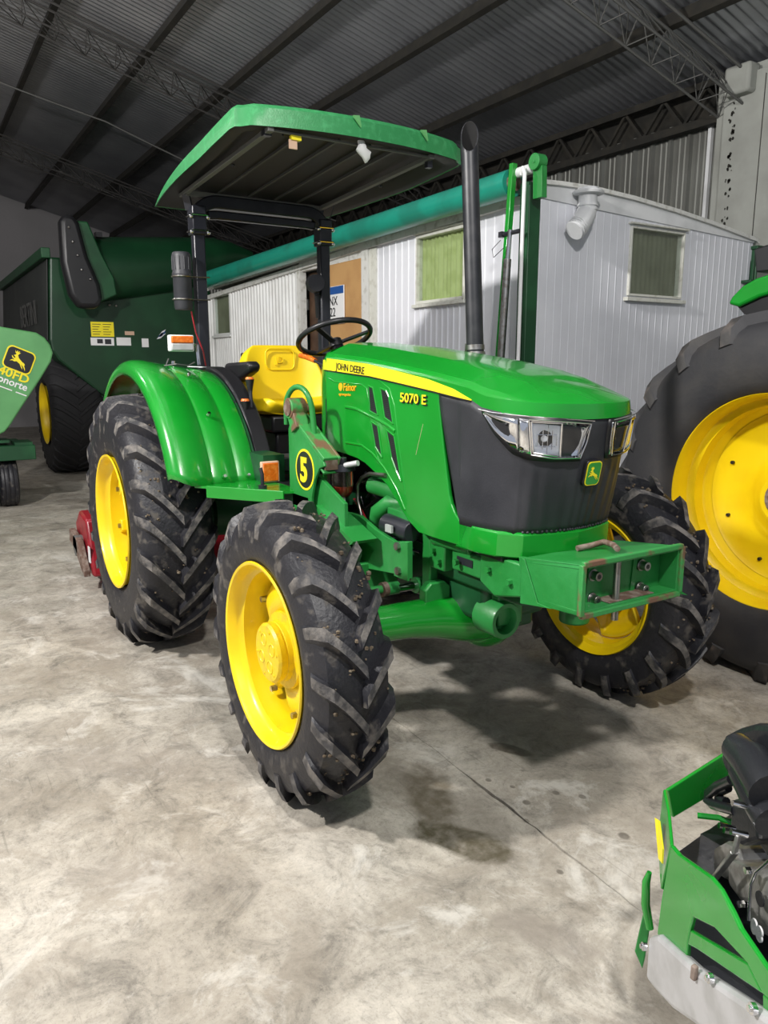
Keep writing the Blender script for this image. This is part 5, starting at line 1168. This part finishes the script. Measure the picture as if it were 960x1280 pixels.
s_.rings(R); rg = s_.build('white_rag', 'cloth', smooth=60); tag(rg, 'crumpled white rag hanging from the front bar of the canopy', 'rag')

# ================================================================ MOWER (bottom right corner)
mw = thing('ride_on_mower', 'green mower rear guard with black and silver engine cut off by the bottom right corner', 'mower', (1.75, -.45, 0))
def plate(pts, nm, mt, t, bev=.003, par=None):
    P = [Vector(p) for p in pts]; n_ = Vector((0, 0, 0))
    for a, b_ in zip(P, P[1:]+P[:1]): n_ += (a-P[0]).cross(b_-P[0])
    n_.z = 0; n_ = n_.normalized()
    inn = Vector((1.9, -.2, .5))-P[0]
    if n_.dot(inn) < 0: n_ = -n_
    return MB().prism(P, n_*t).build(nm, mt, par or mw, smooth=0, bevel=bev)
plate([(1.456,-0.52,0.599),(1.451,-0.483,0.506),(1.372,0.088,0.465),(1.375,0.062,0.589)], 'guard_plate', 'green', .010)
e_ = [(1.46,-0.533,0.605), (1.528,-0.604,0.607), (1.624,-0.717,0.61), (1.595,-0.699,0.47), (1.495,-0.588,0.5)]
plate(e_, 'guard_plate', 'green', .008)
MB().prism([(1.501,-0.608,0.57), (1.528,-0.628,0.585), (1.601,-0.706,0.58), (1.599,-0.702,0.54), (1.574,-0.682,0.53)], (-.002, -.003, .002)).build('warning_sticker', 'decal_y', mw, smooth=0)
fp = plate([(1.626,-0.719,0.611),(1.661,-0.739,0.616),(1.784,-0.808,0.666),(1.818,-0.827,0.669),(1.861,-0.85,0.657),(1.888,-0.866,0.648),(2.004,-0.93,0.644),(2.009,-0.933,0.608),(1.964,-0.908,0.589),(1.917,-0.882,0.603),(1.812,-0.823,0.576),(1.736,-0.781,0.53),(1.729,-0.777,0.491),(1.724,-0.774,0.453),(1.726,-0.775,0.418),(1.597,-0.703,0.355),(1.606,-0.709,0.456)], 'side_guard', 'green', .010)
plate([(1.731,-0.778,0.494),(1.917,-0.882,0.603),(1.964,-0.908,0.589),(1.76,-0.794,0.476),(1.724,-0.774,0.453)], 'slot_bar', 'green', .010, .003, fp)
plate([(1.726,-0.775,0.42),(1.775,-0.802,0.444),(1.968,-0.91,0.565),(1.964,-0.908,0.589),(2.009,-0.933,0.608),(2.013,-0.935,0.586),(1.973,-0.913,0.561),(1.776,-0.803,0.436),(1.727,-0.776,0.411)], 'lower_strip', 'green', .010, .003, fp)
e = MB()
for a, b_ in (((838,1056),(888,1096)),): pass
ta = [(1.521,-0.645,0.448),(1.516,-0.648,0.42),(1.518,-0.647,0.359),(1.529,-0.639,0.295)]
e.tube([Vector(t_) for t_ in ta], [.006, .010, .011, .010], 12); e.build('guard_tube', 'green', mw, smooth=80)
plate([(1.515,-0.649,0.335),(1.529,-0.639,0.284),(1.524,-0.642,0.202),(1.521,-0.645,0.173),(1.504,-0.657,0.217)], 'worn_bracket', 'green_worn', .006)
sb_ = plate([(1.575,-0.708,0.336),(1.618,-0.732,0.382),(1.758,-0.811,0.445),(1.799,-0.834,0.469),(1.967,-0.928,0.571),(2.028,-0.962,0.603),(2.035,-0.966,0.557),(1.827,-0.85,0.362),(1.706,-0.782,0.279),(1.615,-0.73,0.236),(1.578,-0.71,0.225)], 'silver_bumper', 'silver', .03, .012)
for q in [(1.835,-0.86,0.497),(1.964,-0.933,0.572),(1.571,-0.712,0.307)]:
    s_ = MB(); q = Vector(q); d = Vector((-.5, -.86, .1)).normalized(); s_.cyl(q-d*.005, q+d*.004, .010, n=16); s_.cyl(q+d*.004, q+d*.009, .006, n=6); s_.build('bolt', 'chrome', mw)
q = Vector((1.783,-0.831,0.46)); MB().box(q.x-.006, q.x+.006, q.y-.006, q.y+.006, q.z-.02, q.z+.012).build('rusty_clip', 'rust', mw, bevel=.003)
# deck / frame floor below the engine
MB().prism([(1.47, -.50, .40), (1.62, -.70, .40), (2.1, -.95, .40), (2.3, .2, .40), (1.40, .1, .40)], (0, 0, -.03)).build('frame_floor', 'engine', mw)
MB().box(1.50, 1.56, -.42, .05, .40, .46).build('frame_rail', 'engine', mw)
MB().tube([(1.50, -.44, .52), (1.54, -.41, .525), (1.58, -.39, .52)], .008, 8).build('green_pin', 'green', mw)
# engine: black shroud, hoses, aluminium block
P0x, P0y, P1x, P1y = 1.52, -.40, 1.87, -.60
sh = [(1.518,-0.399,0.721),(1.532,-0.407,0.752),(1.578,-0.433,0.796),(1.643,-0.47,0.846),(1.733,-0.522,0.894),(1.779,-0.548,0.601),(1.732,-0.521,0.569),(1.695,-0.5,0.574),(1.656,-0.478,0.617),(1.616,-0.455,0.662),(1.546,-0.415,0.658),(1.525,-0.403,0.677)]
plate(sh, 'engine_shroud', 'engine', .22, .03)
s_ = MB(); q = Vector((1.687,-0.537,0.79)); s_.tube([q+Vector((-.06, .03, .0)), q, q+Vector((.08, -.05, -.02))], [.035, .045, .05], 16); q2 = Vector((1.68,-0.533,0.739)); s_.tube([q2+Vector((-.03, .02, .0)), q2+Vector((.03, -.02, -.015)), q2+Vector((.10, -.06, -.03))], [.03, .035, .04], 16); s_.build('shroud_duct', 'engine', mw, smooth=70)
hp_ = [(1.612,-0.484,0.69),(1.556,-0.452,0.635),(1.521,-0.432,0.591),(1.52,-0.432,0.572),(1.546,-0.446,0.577),(1.6,-0.477,0.607),(1.638,-0.499,0.627)]
MB().tube([Vector(v) for v in hp_], .013, 10).build('fuel_hose', 'engine', mw, smooth=80)
hp_ = [(1.584,-0.452,0.645),(1.553,-0.434,0.612),(1.548,-0.432,0.591),(1.583,-0.452,0.607)]
MB().tube([Vector(v) for v in hp_], .011, 10).build('fuel_hose', 'engine', mw, smooth=80)
plate([(1.618,-0.496,0.644),(1.67,-0.526,0.692),(1.714,-0.551,0.703),(1.735,-0.563,0.63),(1.673,-0.528,0.565),(1.629,-0.503,0.568)], 'carburettor', 'engine', .06, .01)
for q in [(1.727,-0.6,0.72),(1.685,-0.575,0.634),(1.706,-0.588,0.638),(1.731,-0.602,0.654)]:
    q = Vector(q); s_ = MB(); s_.cyl(q, q+Vector((-.02, -.03, .008)), .007, n=12); s_.build('bolt', 'chrome', mw)
hp_ = [(1.723,-0.621,0.658),(1.715,-0.617,0.608),(1.674,-0.593,0.538),(1.65,-0.58,0.487)]
s_ = MB(); s_.bar(hp_[0], hp_[1], .016, .008); s_.bar(hp_[1], hp_[3], .018, .008); s_.build('throttle_arm', 'alu', mw, bevel=.002)
plate([(1.553,-0.448,0.46),(1.6,-0.474,0.516),(1.649,-0.502,0.537),(1.671,-0.515,0.502),(1.615,-0.483,0.422),(1.563,-0.453,0.4)], 'crankcase', 'alu', .10, .012)
plate([(1.633,-0.512,0.506),(1.716,-0.559,0.547),(1.742,-0.574,0.478),(1.7,-0.55,0.444),(1.643,-0.517,0.443)], 'crankcase', 'alu', .10, .012)
bl = [(1.739,-0.591,0.574),(1.835,-0.646,0.626),(1.855,-0.657,0.496),(1.779,-0.614,0.451),(1.753,-0.599,0.446),(1.738,-0.59,0.503)]
ab = plate(bl, 'cylinder_head', 'alu', .12, .010)
hp_ = [(1.845,-0.677,0.709),(1.78,-0.64,0.609),(1.767,-0.632,0.568),(1.773,-0.636,0.486)]; MB().tube([Vector(v) for v in hp_], .004, 8).build('edge_tube', 'chrome', mw, smooth=80)
q = Vector((1.795,-0.638,0.553)); d = Vector((-.5, -.87, 0)); MB().cyl(q, q+d*.003, .016, n=20).build('dark_port', 'black', ab)
q = Vector((1.78,-0.629,0.466)); text('cast_characters', '08', 'whited', ab, q+d*.004, (.868, -.496, 0), (0, 0, 1), .044, .002, 1, .05)
for q in [(1.752,-0.624,0.506),(1.762,-0.63,0.597)]: q = Vector(q); MB().cyl(q, q+d*.012, .008, n=6).build('bolt', 'chrome', mw)
s_ = MB(); s_.box(1.60, 2.1, -.30, .1, .43, .62); s_.cyl((1.8, -.15, .6), (1.8, -.15, .75), .12); s_.build('engine_block', 'engine', mw, bevel=.02)
for x, y in ((1.62, -.52), (1.60, .05)):
    MB().lathe([(.06, -.05), (.15, -.055), (.18, -.04), (.185, 0), (.18, .04), (.15, .055), (.06, .05), (.001, .03)], (x+.14, y+.05, .185), 'y', 28).build('wheel', 'rubber3', mw)
org()
